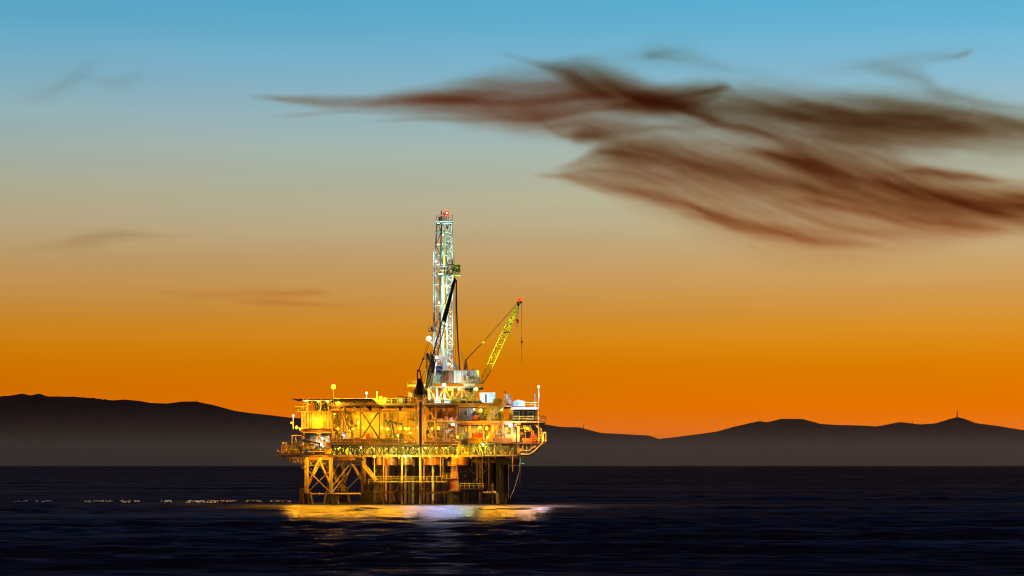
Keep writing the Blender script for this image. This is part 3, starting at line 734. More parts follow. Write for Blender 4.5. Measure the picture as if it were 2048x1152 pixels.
# --- railings on the top
for a, b, py, Y, mt in ((668, 834, 806.4, -.9, 'yellow'), (848, 957, 806.4, -.9, 'olive'), (990, 1022, 808.4, -.9, 'yellow'),
                        (1022, 1076, 814.2, -.8, 'cream'), (1026, 1091.5, 842, -1.4, 'olive')):
    m = MB(); m.prail(a, b, py, Y); PP('handrail', m, mt)
m = MB(); m.prail(1076, 1091.5, 842, -1.5, h=1.25, step=.9, r=.07); PP('handrail', m, 'black')

# --- lower right outrigger: bumper frame sweeping up to the right
m = MB()
for Y in (-1, 4):
    m.path([(1040, 909, Y), (1058, 909.5, Y), (1068, 904, Y), (1086, 886, Y)], .28, 8); m.path([(1040, 901, Y), (1058, 901, Y), (1070, 893, Y)], .16, 6)
    for px, t, b in ((1046, 884, 909), (1054, 886, 909), (1063, 886, 907), (1071, 886, 901)): m.bar((px, t, Y), (px, b, Y), .13)
for px, py in ((1058, 909.5), (1068, 904), (1086, 886)): m.bar((px, py, -1), (px, py, 4), .16)
PP('outrigger_frame', m, 'beam')
m = MB(); m.box(1030, 1092, 886, 888, -1.2, 10); PP('deck', m, 'brown')
m = MB(); m.prail(1062, 1092, 886, -1.1); PP('handrail', m, 'yellow')
for px0, px1, t, b, mt in ((1024,1032,866,888,'beam'),(1034,1039,852,906,'cream'),(1046,1060,877,887,'orange'),(1040,1044,896,904,'yellow')):
    m = MB(); m.box(px0, px1, t, b, -.8, .6); PP('equipment_housing', m, mt)
m = MB(); n = 9; m.path([(1086.5, 884, -1)] + [(1089.5-3*math.cos(math.pi*i/n), 868-3.4*math.sin(math.pi*i/n), -1) for i in range(n+1)] + [(1092.5, 882, -1)], .2, 8); PP('gooseneck_pipe', m, 'silver')
# left lower deck details
m = MB(); m.prism([(553,900),(556,903.5),(566,907),(600,908),(600,913.5),(573,913.5),(562,910.5),(552.5,905)], -.9, 3.5); PP('bumper', m, 'orange')
m = MB(); m.prail(563, 604, 907.8, -.9); PP('handrail', m, 'yellow')
m = MB(); m.prail(606, 664, 907.8, -1.2); PP('handrail', m, 'cream')
m = MB()
for a in (584, 592, 606): m.bar((a, 871, 1), (a, 907, 1), .12); m.bar((a, 871, 5), (a, 907, 5), .12)
m.box(583, 607, 870, 871.3, .8, 5.2); PP('shelter_frame', m, 'cream')
m = MB(); m.box(586.5, 608, 924, 925.5, 0, 4); m.bar((586.5,916,0),(586.5,924,0),.1); m.bar((590,915,0),(598,924,0),.16); m.bar((598,915,0),(590,924,0),.1); m.bar((607.5,914,0),(607.5,924,0),.14); m.bar((602,914,0),(602,924,0),.14); PP('hanging_platform', m, 'cream')
m = MB(); m.path([(602.5,926,.5),(602.5,936,.5),(611,936,.5)], .12); PP('ladder_frame', m, 'yellow')
m = MB(); m.bar((609.5, 914, 0), (609.5, 985, 0), .17, n=8); PP('riser', m, 'yellow')
m = MB()
for k in range(7):
    m.bar((618+k*4.5, 917+(k*7)%11, 3+k%3), (622+k*4.6, 929-(k*5)%9, 3.5), .18)
m.box(618, 646, 930, 932, 2.5, 6); m.box(634, 644, 922, 930, 3, 4); PP('underdeck_pipework', m, 'olive')

# --- pipework in the bays (each run a part)
def run(px0, px1, pt, pb, Y0, Y1, n, mats, seed, r=(.09,.2)):
    rd = random.Random(seed)
    for k in range(n):
        x = rd.uniform(px0, px1); y = rd.uniform(pt, pb); Y = rd.uniform(Y0, Y1); pts = [(x,y,Y)]
        horiz = rd.random() < .5
        for q in range(rd.choice((2,3,3,4))):
            if horiz: x = min(px1, max(px0, x + rd.uniform(5, 18)*rd.choice((-1,1))))
            else: y = min(pb, max(pt, y + rd.uniform(6, 22)*rd.choice((-1,1))))
            pts.append((x,y,Y)); horiz = not horiz
        m = MB(); rr = rd.uniform(*r); m.path(pts, rr, 7)
        for p in pts[1:-1]: m.ball(P(*p), rr*1.35, 8, 5)
        a, b = P(*pts[0]), P(*pts[1]); c = a.lerp(b, .5); d = (b-a).normalized()*rr*.8
        m.wbar(c-d, c+d, rr*1.9, n=8)
        PP('pipe_run', m, rd.choice(mats))
run(666, 719, 826, 886, 2, 10, 26, ['cream','yellow','beam','cream','silver'], 3)
run(797, 831, 858, 886, 2, 5, 8, ['cream','yellow','brown'], 4)
run(848, 912, 846, 886, 2, 9, 22, ['cream','beam','yellow','orange','silver'], 5)
run(968, 1026, 852, 886, 2, 8, 18, ['cream','beam','yellow','brown'], 6)
run(1030, 1084, 848, 886, 0, 6, 14, ['cream','yellow','beam','orange'], 7)
run(602, 664, 867, 906, 6, 12, 10, ['cream','yellow','beam'], 8)
def extra_pipe(px0, px1, pt, pb, Y0, Y1, n, mats, seed):  # further random pipes added as clutter, some with a box
    rd = random.Random(seed)
    for k in range(n):
        m = MB(); x, y, Y = rd.uniform(px0, px1), rd.uniform(pt, pb), rd.uniform(Y0, Y1); pts = [(x, y, Y)]; h = rd.random() < .4
        for q in range(rd.choice((2, 3, 4))):
            if h: x = min(px1, max(px0, x + rd.uniform(4, 14)*rd.choice((-1, 1))))
            else: y = min(pb, max(pt, y + rd.uniform(4, 14)*rd.choice((-1, 1))))
            pts.append((x, y, Y)); h = not h
        m.path(pts, rd.uniform(.07, .16), 6); c = P(*pts[0])
        if rd.random() < .5: w_ = rd.uniform(.3, .8); m.wbox(c.x-w_, c.x+w_, c.y, c.y+.6, c.z-w_*.8, c.z+w_*.8)
        PP('extra_pipe', m, rd.choice(mats))
extra_pipe(958, 1006, 816, 840, 2, 8, 20, ['white','yellow','cream','silver','dark'], 41)
extra_pipe(850, 955, 796, 805.5, 1, 9, 20, ['silver','dark','olive','dark','lightblue'], 42)
extra_pipe(1028, 1084, 850, 884, -.8, 4, 14, ['dark','beam','cream','brown'], 43)
extra_pipe(975, 1026, 855, 886, -.6, 2, 14, ['dark','brown','beam','yellow'], 44)
extra_pipe(850, 910, 862, 886, -.3, 2, 12, ['dark','brown','beam'], 45)
extra_pipe(666, 720, 830, 886, -.1, 2, 12, ['dark','brown','beam'], 46)
# wellheads in the cellar
rd = random.Random(9)
for k in range(44):
    px = 668 + k*8.2 + rd.uniform(-2, 2); Y = rd.choice((2.5, 5, 8, 11, 15))
    m = MB(); m.bar((px, 911, Y), (px, 896+rd.uniform(-2,3), Y), .17, n=7)
    for q in range(2):
        y = 900 + q*5 + rd.uniform(-1, 1); m.bar((px-1.5-rd.random()*1.5, y, Y), (px+1.5+rd.random()*2, y, Y), .16, n=7); m.bar((px, y-.9, Y-.25), (px, y+.9, Y-.25), .3, n=8)
    m.bar((px, 897, Y-.35), (px, 896.9, Y+.35), .33, n=9)
    PP('wellhead', m, rd.choice(('cream','silver','olive','yellow')))

# --- helideck on top at the left
m = MB(); m.box(600, 745, 797.8, 799.6, -3, 21); hd = PP('helideck', m, 'dark')
m = MB(); m.box(583, 600, 797.2, 798.2, -2.5, 20); m.box(592, 600, 798.3, 799.4, -2.5, 20); PP('safety_net', m, 'black', hd)
m = MB(); m.box(668, 745, 799.8, 803.4, -3.0, -2.6); PP('fascia', m, 'yellow', hd)
m = MB()
for px in (606, 624, 642, 660, 680, 700, 722, 742): m.box(px-.8, px+.8, 799.7, 802.2, -2.4, 20)
m.box(604, 666, 800, 802, -2.4, -2.0); PP('girder', m, 'white', hd)
for px in (615, 641, 657): one('helideck_post', 'cream', ('bar', (px, 802.2, 0), (px, 822, 0), .26, None, 8), ('bar', (px, 812, 0), (px+10, 802.2, 0), .14), ('bar', (px, 812, 0), (px-8, 802.2, 0), .14))
m = MB(); m.ladder(P(604, 822, -.6), P(604, 799, -.6)); PP('ladder', m, 'yellow')
# ================================================================ DRILL FLOOR
DY = 3.0
df = Thing('drill_floor', 'raised drill floor on braced grey legs above the platform top deck', 'drill floor', P(905, 806, DY+6))
def dpart(name, mat, *calls, parent=None):
    m = MB()
    for c in calls: getattr(m, c[0])(*c[1:])
    return df.part(name, m, mat, parent)
dpart('floor_plate', 'grey', ('box', 853, 965, 772.5, 775.5, DY, DY+15))
for Y in (DY+.4, DY+13):
    for px in (859, 874, 889, 905, 924, 948):
        dpart('leg', 'silver', ('bar', (px, 775.6, Y), (px, 806, Y), .3, None, 8))
for a, b in ((859,874),(889,874),(889,905),(924,905),(924,946)):
    dpart('leg_brace', 'cream', ('bar', (a, 776, DY+.3), (b, 804, DY+.3), .2)); dpart('leg_brace', 'silver', ('bar', (a, 804, DY+13), (b, 776, DY+13), .2))
m = MB()
for px in range(856, 964, 9): m.box(px, px+1.6, 775.6, 778.2, DY+.2, DY+14)
df.part('floor_girder', m, 'silver')
m = MB(); m.prail(855, 965, 772.4, DY+.1, h=1.2); df.part('handrail', m, 'olive')
m = MB(); m.prail(927, 965, 766, DY-.8, h=1.1); df.part('handrail', m, 'yellow')
m = MB(); m.box(926, 966, 766, 767.5, DY-1, DY+.9); df.part('side_walkway', m, 'olive')
m = MB(); m.box(815, 853, 769, 774, DY+1, DY+5); df.part('side_walkway', m, 'olive')
m = MB(); m.prail(815, 853, 769, DY+1.05, h=.9); df.part('handrail', m, 'yellow')
m = MB(); m.box(946.5, 950, 776, 790, DY+.5, DY+2); m.box(927, 951, 767.7, 772, DY-.5, DY-.2); df.part('frame', m, 'silver')
m = MB(); m.box(855, 874, 775.6, 780, DY+2, DY+2.3); m.box(930, 942, 784, 804, DY+3, DY+5); df.part('service_box', m, 'white')
m = MB(); m.corr(866, 882, 752, 766, DY+.8, pitch=.6, dep=.05, thick=.05); df.part('windwall', m, 'lightblue')
m = MB(); m.corr(853, 868, 742, 772, DY+7, pitch=.6, dep=.05, thick=.05); df.part('windwall', m, 'grey')

# cabin on the drill floor
cab = Thing('driller_cabin', 'long grey corrugated cabin on the drill floor below the derrick', 'cabin', P(920, 764, DY+2))
m = MB(); m.corr(881, 908, 741.5, 766, DY-.2, pitch=.62, dep=.1); m.box(881, 908, 742, 766, DY+.05, DY+7); cab.part('wall', m, 'brown')
m = MB(); m.corr(908.2, 958.5, 741.5, 766, DY-.2, pitch=.62, dep=.1); m.box(908.2, 958.5, 742, 766, DY+.05, DY+7); cab.part('wall', m, 'silver')
m = MB(); m.box(880.5, 959, 740.6, 741.5, DY-.4, DY+7.3); cab.part('roof', m, 'grey')
m = MB(); m.box(932.5, 936.5, 744, 763, DY-.55, DY-.4); dr = cab.part('door', m, 'white')
m = MB(); m.box(933.3, 935.7, 746, 752, DY-.62, DY-.56); cab.part('pane', m, 'glass', dr)
m = MB(); m.box(939, 943.5, 753, 760, DY-.5, DY-.35); wn = cab.part('window', m, 'yellow'); m = MB(); m.box(939.7, 942.8, 754, 759, DY-.56, DY-.51); cab.part('pane', m, 'glass', wn)
m = MB(); m.box(924.5, 931, 751, 762, DY-.6, DY-.4); cab.part('switch_box', m, 'beam')
m = MB(); m.bar((945, 740.5, DY+1), (948, 738.5, DY+1), .3); cab.part('roof_vent', m, 'white')

# ================================================================ DERRICK
GY = DY + 8
dk = Thing('derrick', 'tall white lit lattice derrick rising above the drill floor', 'derrick', P(887, 766, GY))
th = R(26); CXD = X(887, GY)
def dcorner(i, py):
    f = 1.0 if py > 540 else 1.0 - 0.19*(540-py)/100
    h = 27.5*sc(GY)/2*f; c = [(-1,-1),(1,-1),(1,1),(-1,1)][i]
    x = (c[0]*math.cos(th) - c[1]*math.sin(th))*h; y = (c[0]*math.sin(th) + c[1]*math.cos(th))*h
    lean = (540-py)/100*.25 if py < 540 else 0
    return Vector((CXD + x + lean, GY + y, Z(py, GY)))
lv = [766, 745, 722, 700, 678, 656, 634, 612, 590, 569, 549, 530, 512, 489, 466, 442]
for i in range(4):
    m = MB(); m.wpath([dcorner(i, p) for p in (766, 540, 442)], .17, 6); dk.part('leg', m, 'dark' if i in (0, 3) else 'white')  # lit right side put into the paint: left legs dark, right legs white
for k, p in enumerate(lv):
    m = MB()
    for i in (0, 1, 2, 3):
        if i == 0 and k % 2 == 0 and k < 12: continue          # open front bays on alternate levels
        m.wbar(dcorner(i, p), dcorner((i+1) % 4, p), .1, n=5)
    dk.part('girt', m, 'silver' if k % 2 else 'grey')
for k in range(len(lv)-1):
    for i, nm in ((1,'white'), (3,'dark'), (2,'silver')):  # right face painted as lit, left face as unlit
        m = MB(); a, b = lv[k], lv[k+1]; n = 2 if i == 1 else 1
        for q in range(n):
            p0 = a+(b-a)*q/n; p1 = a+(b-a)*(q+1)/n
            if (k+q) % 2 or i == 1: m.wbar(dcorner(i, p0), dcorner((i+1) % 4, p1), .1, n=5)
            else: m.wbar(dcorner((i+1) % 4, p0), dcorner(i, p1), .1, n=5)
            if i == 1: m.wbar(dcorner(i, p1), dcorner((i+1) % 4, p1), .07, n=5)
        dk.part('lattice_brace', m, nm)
for a, b in ((442, 489), (489, 442)):
    m = MB(); m.wbar(dcorner(0, a).lerp(dcorner(1, a), .5), dcorner(1 if a < b else 0, b), .1, n=5); dk.part('lattice_brace', m, 'silver')
# inner braced ladder on the right of the opening, as in the front face
for k in range(20):
    p = 760 - k*14.5; m = MB()
    if p < 470: break
    a = dcorner(0, p).lerp(dcorner(1, p), .62); b = dcorner(1, p-7); c = dcorner(0, p-14.5).lerp(dcorner(1, p-14.5), .62)
    m.wbar(a, b, .085, n=5); m.wbar(b, c, .085, n=5); dk.part('lattice_brace', m, 'white')
m = MB(); m.wpath([dcorner(0, p).lerp(dcorner(1, p), .62) for p in (762, 470)], .1, 6); dk.part('guide_rail', m, 'white')
# crown
m = MB(); m.box(872, 905, 441, 442.6, GY-3, GY+3); m.box(874, 904, 442.7, 446, GY-2.4, GY+2.4); cr_ = dk.part('crown_platform', m, 'silver')
m = MB()
for Y in (GY-2.9, GY+2.9): m.prail(872.5, 904.5, 441, Y, h=1.35, step=1)
for px in (872.5, 904.5): m.rail(P(px, 441, GY-2.9), P(px, 441, GY+2.9), h=1.35, step=1)
dk.part('handrail', m, 'dark', cr_)
m = MB()
for k in range(4): m.hcyl(P(884.5+k*2.6, 436, GY-.5), P(885.6+k*2.6, 436, GY-.5), .62, 14)
m.box(886.5, 893, 424.5, 432, GY-.2, GY+.1); m.box(877, 881, 433, 440, GY-1, GY+.5)
dk.part('crown_block', m, 'red')
dk.part('vent_pipe', MB().bar((882.7, 440.8, GY), (882.7, 421.5, GY), .14, n=7), 'red')
# racking board with its yellow cage
m = MB(); m.prism([(876,547.5),(905,546.5),(905,548.5),(890,549.6),(876,549)], GY-3.4, GY+2.2); rb = dk.part('racking_board', m, 'dark')
m = MB(); m.prail(880, 906, 547, GY-3.3, h=1.7, step=.9); m.rail(P(880,547,GY-3.3), P(880,547,GY+2), h=1.6, step=.9); dk.part('handrail', m, 'dark', rb)
m = MB()
for Y in (GY-2.6, GY+1.2):
    for px in (907, 911, 914, 917, 920): m.bar((px, 529, Y), (px, 549, Y), .09)
    for py in (529, 534, 543, 549): m.bar((906.5, py, Y), (920.3, py, Y), .1)
m.box(906, 920.5, 548.6, 549.8, GY-2.8, GY+1.4); m.box(907, 920, 529.4, 543, GY+1.3, GY+1.4); cg = dk.part('wind_cage', m, 'olive')
m = MB(); m.box(909.5, 913.5, 537, 543, GY-2.2, GY-1.2); dk.part('hoist', m, 'black', cg)
# drill pipe standing in the derrick, hose, block, yellow guide
for k in range(5):
    m = MB(); px = 882.4+k*1.15; m.bar((px, 489+k*.8, GY+.2*k), (px-.3, 536, GY+.2*k), .09, n=6); dk.part('drill_pipe', m, 'white')
for k in range(3):
    m = MB(); px = 883.5+k*1.7; m.bar((px, 552, GY+.3), (px-.2, 725, GY+.3), .1, n=6); dk.part('drill_pipe', m, 'silver')
m = MB(); m.bar((888.7, 459, GY-1.8), (888.2, 712, GY-1.8), .15, n=8); dk.part('guide_pipe', m, 'yellow')
m = MB(); m.bar((893.5, 470, GY), (894.5, 505, GY), .16); m.box(892.4, 895.6, 448, 458, GY-.3, GY+.3); dk.part('travelling_block', m, 'silver')
m = MB(); m.bar((893.8, 448, GY-.6), (896, 760, GY-.6), .045); m.bar((895, 448, GY-.5), (898, 760, GY-.5), .045); dk.part('drill_line', m, 'rope')
m = MB(); m.prism([(884,742),(884,728),(891,714),(893,714),(893,742)], GY-1.6, GY-1.3); m.box(885, 903, 701, 716, GY+1.0, GY+1.2); dk.part('windwall', m, 'silver')
for aa, bb in (((905, 724, GY), (914, 741, GY)), ((907, 723, GY+1), (916, 740, GY+1)), ((873, 724, GY-2), (869, 764, GY-2))): dk.part('mast_foot', MB().bar(aa, bb, .28, n=8), 'white')
dk.part('mast_crossbeam', MB().box(869, 881, 743, 746, GY-2.3, GY-1.8), 'white')
m = MB(); m.ladder(P(868.4, 700, GY-1.4), P(868.4, 498, GY-1.4), w=.45, r=.06); dk.part('ladder', m, 'grey')
m = MB(); m.box(856.5, 881, 661.5, 662.8, GY-2.2, GY-.4); sp_ = dk.part('side_platform', m, 'dark'); m = MB(); m.prail(856.5, 880, 661.5, GY-2.1, h=1.05, step=1); m.box(861.5, 865.5, 654, 661, GY-1.6, GY-1); dk.part('handrail', m, 'dark', sp_)
m = MB(); m.box(904, 909.5, 687, 688, GY-1.6, GY+.6); m.prail(904, 909.5, 687, GY-1.5, h=1.1, step=.7); dk.part('side_platform', m, 'yellow')
m = MB(); m.bar((860, 684, GY-1.5), (873, 684, GY-1.5), .1); m.bar((860, 684, GY-1.5), (857.5, 680, GY-1.5), .1); m.bar((861, 684, GY-1.5), (872, 694, GY-1.5), .08); dk.part('lamp_arm', m, 'grey')
m = MB(); m.path([(912.4, 560, GY-4), (912.8, 610, GY-4), (914, 650, GY-4), (916.5, 700, GY-4), (919.4, 742, GY-4)], .2, 7); dk.part('kelly_hose', m, 'dark')
m = MB(); m.path([(908, 505, GY-2), (909.5, 590, GY-2), (910.5, 658, GY-2)], .04); m.path([(910.5, 590, GY-2), (911, 720, GY-2), (913.5, 742, GY-2)], .035); dk.part('guy_line', m, 'rope')

# yellow top drive / iron roughneck by the derrick foot
td = Thing('pipe_handler', 'yellow pipe handling machine beside the derrick foot, left of the blue tarpaulin', 'pipe handler', P(857, 770, DY+1.5))
m = MB(); m.bar((853, 770, DY+1.5), (853, 710, DY+1.5), .2, n=8); m.bar((860, 770, DY+1.5), (860, 712, DY+1.5), .2, n=8); td.part('column', m, 'olive')
m = MB()
for py in (712, 722, 731, 739, 748, 757): m.bar((852, py, DY+1.4), (861, py, DY+1.4), .14)
m.box(851.5, 858, 738, 741, DY+1, DY+2); td.part('crossbar', m, 'yellow')
m = MB(); m.box(854, 859, 713, 719, DY+1, DY+2); m.ball(P(856, 709, DY+1.5), .5); td.part('head', m, 'brown')
m = MB(); m.prail(843, 851, 747, DY+1.3, h=.9, step=.6); m.box(842.5, 851, 747, 748, DY+.9, DY+2.3); td.part('basket', m, 'yellow')
m = MB(); m.box(860.5, 868, 709, 716, DY+3, DY+5); m.box(862, 868, 717, 745, DY+3, DY+5); td.part('motor', m, 'dark')

# blue tarpaulin heap
m = MB(); rd = random.Random(4)
for k in range(9):
    x = 874.5+rd.random()*6; y = 735+rd.random()*15; m.ball(P(x, y, DY+.2), rd.uniform(.5,.85), 7, 5)
m.box(874, 880, 736, 752, DY+.1, DY+.7)
t = make('tarpaulin', m, M['blue'], None, P(877, 752, DY+.4)); tag(t, 'blue tarpaulin bundle hanging at the derrick foot left of the grey cabin', 'tarpaulin')

# ================================================================ RIGHT CRANE
KY = DY + 11
rc = Thing('pedestal_crane', 'yellow lattice boom crane at right with red tip light', 'crane', P(940, 806, KY))
m = MB(); m.bar((940, 806, KY), (940, 762, KY), 1.1, n=14); rc.part('pedestal', m, 'cream')
m = MB(); m.box(921, 953, 741.8, 761.5, KY-1.8, KY+1.8); rc.part('machinery_house', m, 'olive')
m = MB()
for Y in (KY-1.2, KY+1.2):
    m.bar((928, 742, Y), (930.6, 721, Y), .17); m.bar((934.8, 742, Y), (931.6, 721, Y), .2); m.bar((927.5, 733, Y), (935, 733, Y), .13)
m.box(928.6, 931.5, 727, 740, KY-.6, KY+.6); m.hcyl(P(931.2, 720.5, KY-1.3), P(931.2, 720.5, KY+1.3), .3, 10); rc.part('gantry', m, 'orange')
A0, A1 = (962.5, 768), (1038.5, 604)
def bpt(t, off, Y):
    dx, dy = A1[0]-A0[0], A1[1]-A0[1]; l = math.hypot(dx, dy); nx, ny = -dy/l, dx/l
    return P(A0[0]+dx*t+nx*off, A0[1]+dy*t+ny*off, Y)
def bw(t): return 1.5+4.4*min(1, t/.12) if t < .12 else (5.9 if t < .62 else 5.9-3.6*(t-.62)/.38)
def by(t): return .5+.7*min(1, t/.12) if t < .6 else 1.2-.75*(t-.6)/.4
seg = [i/26 for i in range(27)]
for s1 in (-1, 1):
    for s2 in (-1, 1):
        m = MB(); m.wpath([bpt(t, s1*bw(t), KY-4+s2*by(t)) for t in seg], .11, 5); rc.part('boom_chord', m, 'lime')
for face in range(4):
    m = MB()
    for i in range(0, 26):
        t0, t1 = seg[i], seg[i+1]; q = 1 if i % 2 else -1
        if face < 2:
            Y = -1 if face == 0 else 1
            m.wbar(bpt(t0, q*bw(t0), KY-4+Y*by(t0)), bpt(t1, -q*bw(t1), KY-4+Y*by(t1)), .05, n=4)
            m.wbar(bpt(t1, bw(t1), KY-4+Y*by(t1)), bpt(t1, -bw(t1), KY-4+Y*by(t1)), .05, n=4)
        else:
            s1 = -1 if face == 2 else 1
            m.wbar(bpt(t0, s1*bw(t0), KY-4+q*by(t0)), bpt(t1, s1*bw(t1), KY-4-q*by(t1)), .065, n=4)
    rc.part('boom_lattice', m, 'lime')
m = MB()
for Y in (KY-4.9, KY-3.1):
    vs = [bpt(.70, bw(.7)*.9, Y), bpt(.96, bw(.96)*.9, Y), bpt(.96, 0, Y), bpt(.72, -.5, Y)]; vs2 = [v+Vector((0,.08,0)) for v in vs]
    m.add(vs+vs2, [(0,1,2,3),(7,6,5,4),(0,4,5,1),(1,5,6,2),(2,6,7,3),(3,7,4,0)])
rc.part('boom_plate', m, 'olive')
m = MB(); m.box(1033.5, 1042, 602.5, 606, KY-4.8, KY-3.2); m.hcyl(P(1036, 608, KY-4.6), P(1036, 608, KY-3.4), .45, 12); m.hcyl(P(1041.5, 605, KY-4.4), P(1041.5, 605, KY-3.6), .4, 12); rc.part('boom_head', m, 'brown')
m = MB()
for d in (-.5, 0, .5, 1.0): m.bar((931.5, 720+d, KY-.6+d), (964.5, 685.5+d*.6, KY-2.5+d*.5), .07)
rc.part('luffing_rope', m, 'rope')
m = MB(); m.box(963.5, 970, 683, 686.6, KY-3.2, KY-2.2); rc.part('bridle_block', m, 'yellow')
m = MB()
for d in (-1.2, 1.2): m.bar((967, 684-d, KY-2.7+d*.3), (1036.5, 605-d, KY-4+d*.3), .05)
rc.part('pendant_line', m, 'rope')
m = MB(); m.bar((1036.4, 608, KY-4), (1033.4, 641, KY-4), .035); m.bar((1037.4, 608, KY-4), (1035.6, 641, KY-4), .035); m.bar((1033.2, 641, KY-4), (1031.8, 632, KY-4), .03); rc.part('hoist_rope', m, 'rope')
m = MB(); m.lathe(X(1034.3,KY-4), KY-4, [(.12, Z(651,KY)), (.3, Z(648.5,KY)), (.42, Z(645,KY)), (.36, Z(642,KY)), (.1, Z(640.5,KY))], 10); hb = rc.part('hook_block', m, 'red')
m = MB(); m.wpath([P(1034.3,651,KY-4), P(1035,653,KY-4), P(1034,654,KY-4), P(1033.3,652.8,KY-4)], .08); rc.part('hook', m, 'dark', hb)
m = MB(); m.bar((1043.2, 604, KY-4), (1043.5, 727, KY-4), .045); rc.part('whip_line', m, 'rope')
m = MB(); m.ball(P(1043.4, 684, KY-4), .32); m.bar((1043.4, 674, KY-4), (1043.4, 692, KY-4), .1); m.box(1042.6, 1044.1, 621, 622.5, KY-4.1, KY-3.9); rc.part('headache_ball', m, 'dark')
m = MB(); m.box(1008, 1017, 664.5, 666, KY-5.4, KY-4.6); m.bar((1017, 667, KY-5), (1020, 668, KY-5), .25); rc.part('boom_lamp_bracket', m, 'dark')

# ================================================================ LEFT (DARK) CRANE
CYN = -2.6
lc = Thing('pedestal_crane', 'dark unlit crane on a thick brown pedestal with its boom raised before the derrick', 'crane', P(841, 890, CYN))
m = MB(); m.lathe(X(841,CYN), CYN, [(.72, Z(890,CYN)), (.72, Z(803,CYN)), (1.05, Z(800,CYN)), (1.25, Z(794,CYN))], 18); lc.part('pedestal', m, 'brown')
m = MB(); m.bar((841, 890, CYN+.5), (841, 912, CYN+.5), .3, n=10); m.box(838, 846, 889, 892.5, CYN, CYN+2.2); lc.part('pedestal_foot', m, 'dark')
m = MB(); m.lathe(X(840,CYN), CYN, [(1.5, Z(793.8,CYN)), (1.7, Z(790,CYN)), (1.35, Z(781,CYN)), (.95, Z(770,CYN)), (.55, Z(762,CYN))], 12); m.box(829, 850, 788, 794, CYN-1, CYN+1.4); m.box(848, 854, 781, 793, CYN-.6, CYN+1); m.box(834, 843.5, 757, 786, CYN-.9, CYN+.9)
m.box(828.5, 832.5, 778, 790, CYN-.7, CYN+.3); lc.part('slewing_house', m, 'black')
m = MB()
for Y in (CYN-.8, CYN+.8):
    m.bar((834.6, 758, Y), (835, 741, Y), .15); m.bar((843, 758, Y), (839.6, 741, Y), .15); m.bar((834.6, 741.4, Y), (840.2, 741.4, Y), .2)
m.bar((837.2, 741, CYN-1), (837.2, 741, CYN+1), .3); lc.part('gantry', m, 'black')
m = MB(); m.prail(822, 832, 790, CYN-1, h=1.1, step=.8); lc.part('handrail', m, 'black')
B0, B1 = (852.5, 776), (909.5, 560)
def cpt(t, off, Y):
    bow = 0
    dx, dy = B1[0]-B0[0], B1[1]-B0[1]; l = math.hypot(dx, dy); nx, ny = -dy/l, dx/l
    return P(B0[0]+dx*t+nx*(off+bow), B0[1]+dy*t+ny*(off+bow), Y)
def cw(t): return 1.2+3.0*min(1, t/.15) if t < .15 else (4.2 if t < .55 else 4.2-2.6*(t-.55)/.45)
sg = [i/30 for i in range(31)]
for s1 in (-1, 1):
    for s2 in (-1, 1):
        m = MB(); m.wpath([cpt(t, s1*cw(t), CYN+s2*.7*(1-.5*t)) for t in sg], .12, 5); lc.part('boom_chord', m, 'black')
for face in range(4):
    m = MB()
    for i in range(30):
        t0, t1 = sg[i], sg[i+1]; q = 1 if i % 2 else -1; d0, d1 = .7*(1-.5*t0), .7*(1-.5*t1)
        if face < 2:
            k = -1 if face == 0 else 1
            m.wbar(cpt(t0, q*cw(t0), CYN+k*d0), cpt(t1, -q*cw(t1), CYN+k*d1), .06, n=4)
        else:
            s1 = -1 if face == 2 else 1
            m.wbar(cpt(t0, s1*cw(t0), CYN+q*d0), cpt(t1, s1*cw(t1), CYN-q*d1), .06, n=4)
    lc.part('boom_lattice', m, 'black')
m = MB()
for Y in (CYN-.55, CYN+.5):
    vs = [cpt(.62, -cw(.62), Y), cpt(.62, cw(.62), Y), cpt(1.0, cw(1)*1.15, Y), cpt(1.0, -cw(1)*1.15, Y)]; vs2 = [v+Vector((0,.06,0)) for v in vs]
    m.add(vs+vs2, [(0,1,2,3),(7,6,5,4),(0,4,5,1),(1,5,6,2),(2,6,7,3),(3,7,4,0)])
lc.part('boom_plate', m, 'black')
m = MB(); m.prism([(906.5,562),(909,554.5),(912,557),(910,563)], CYN-.5, CYN+.5); lc.part('boom_head', m, 'black')
m = MB(); m.box(844.5, 849, 715.5, 719.5, CYN-.5, CYN+.5); lc.part('bridle_block', m, 'black')
m = MB()
for d in (-.7, 0, .7): m.bar((837+d, 741, CYN+d*.5), (846+d, 719, CYN+d*.5), .05)
lc.part('luffing_rope', m, 'rope')
m = MB()
for d in (-2, 2): m.path([(847+d*.5, 716, CYN+d*.2), (857+d, 688, CYN+d*.2), (908.5, 557, CYN+d*.2)], .045)
lc.part('pendant_line', m, 'rope')
m = MB(); m.path([(843, 757, CYN), (880, 660, CYN), (909.5, 558, CYN)], .04); m.path([(842, 780, CYN-.2), (868, 705, CYN-.2), (905, 570, CYN-.2)], .04); lc.part('hoist_rope', m, 'rope')
m = MB()
for k in range(7): m.bar((850+k*2.2, 790-k*3.2, CYN-.2+.1*k), (862+k*1.4, 700+k*5, CYN-.2+.1*k), .05)
lc.part('reeving', m, 'rope')

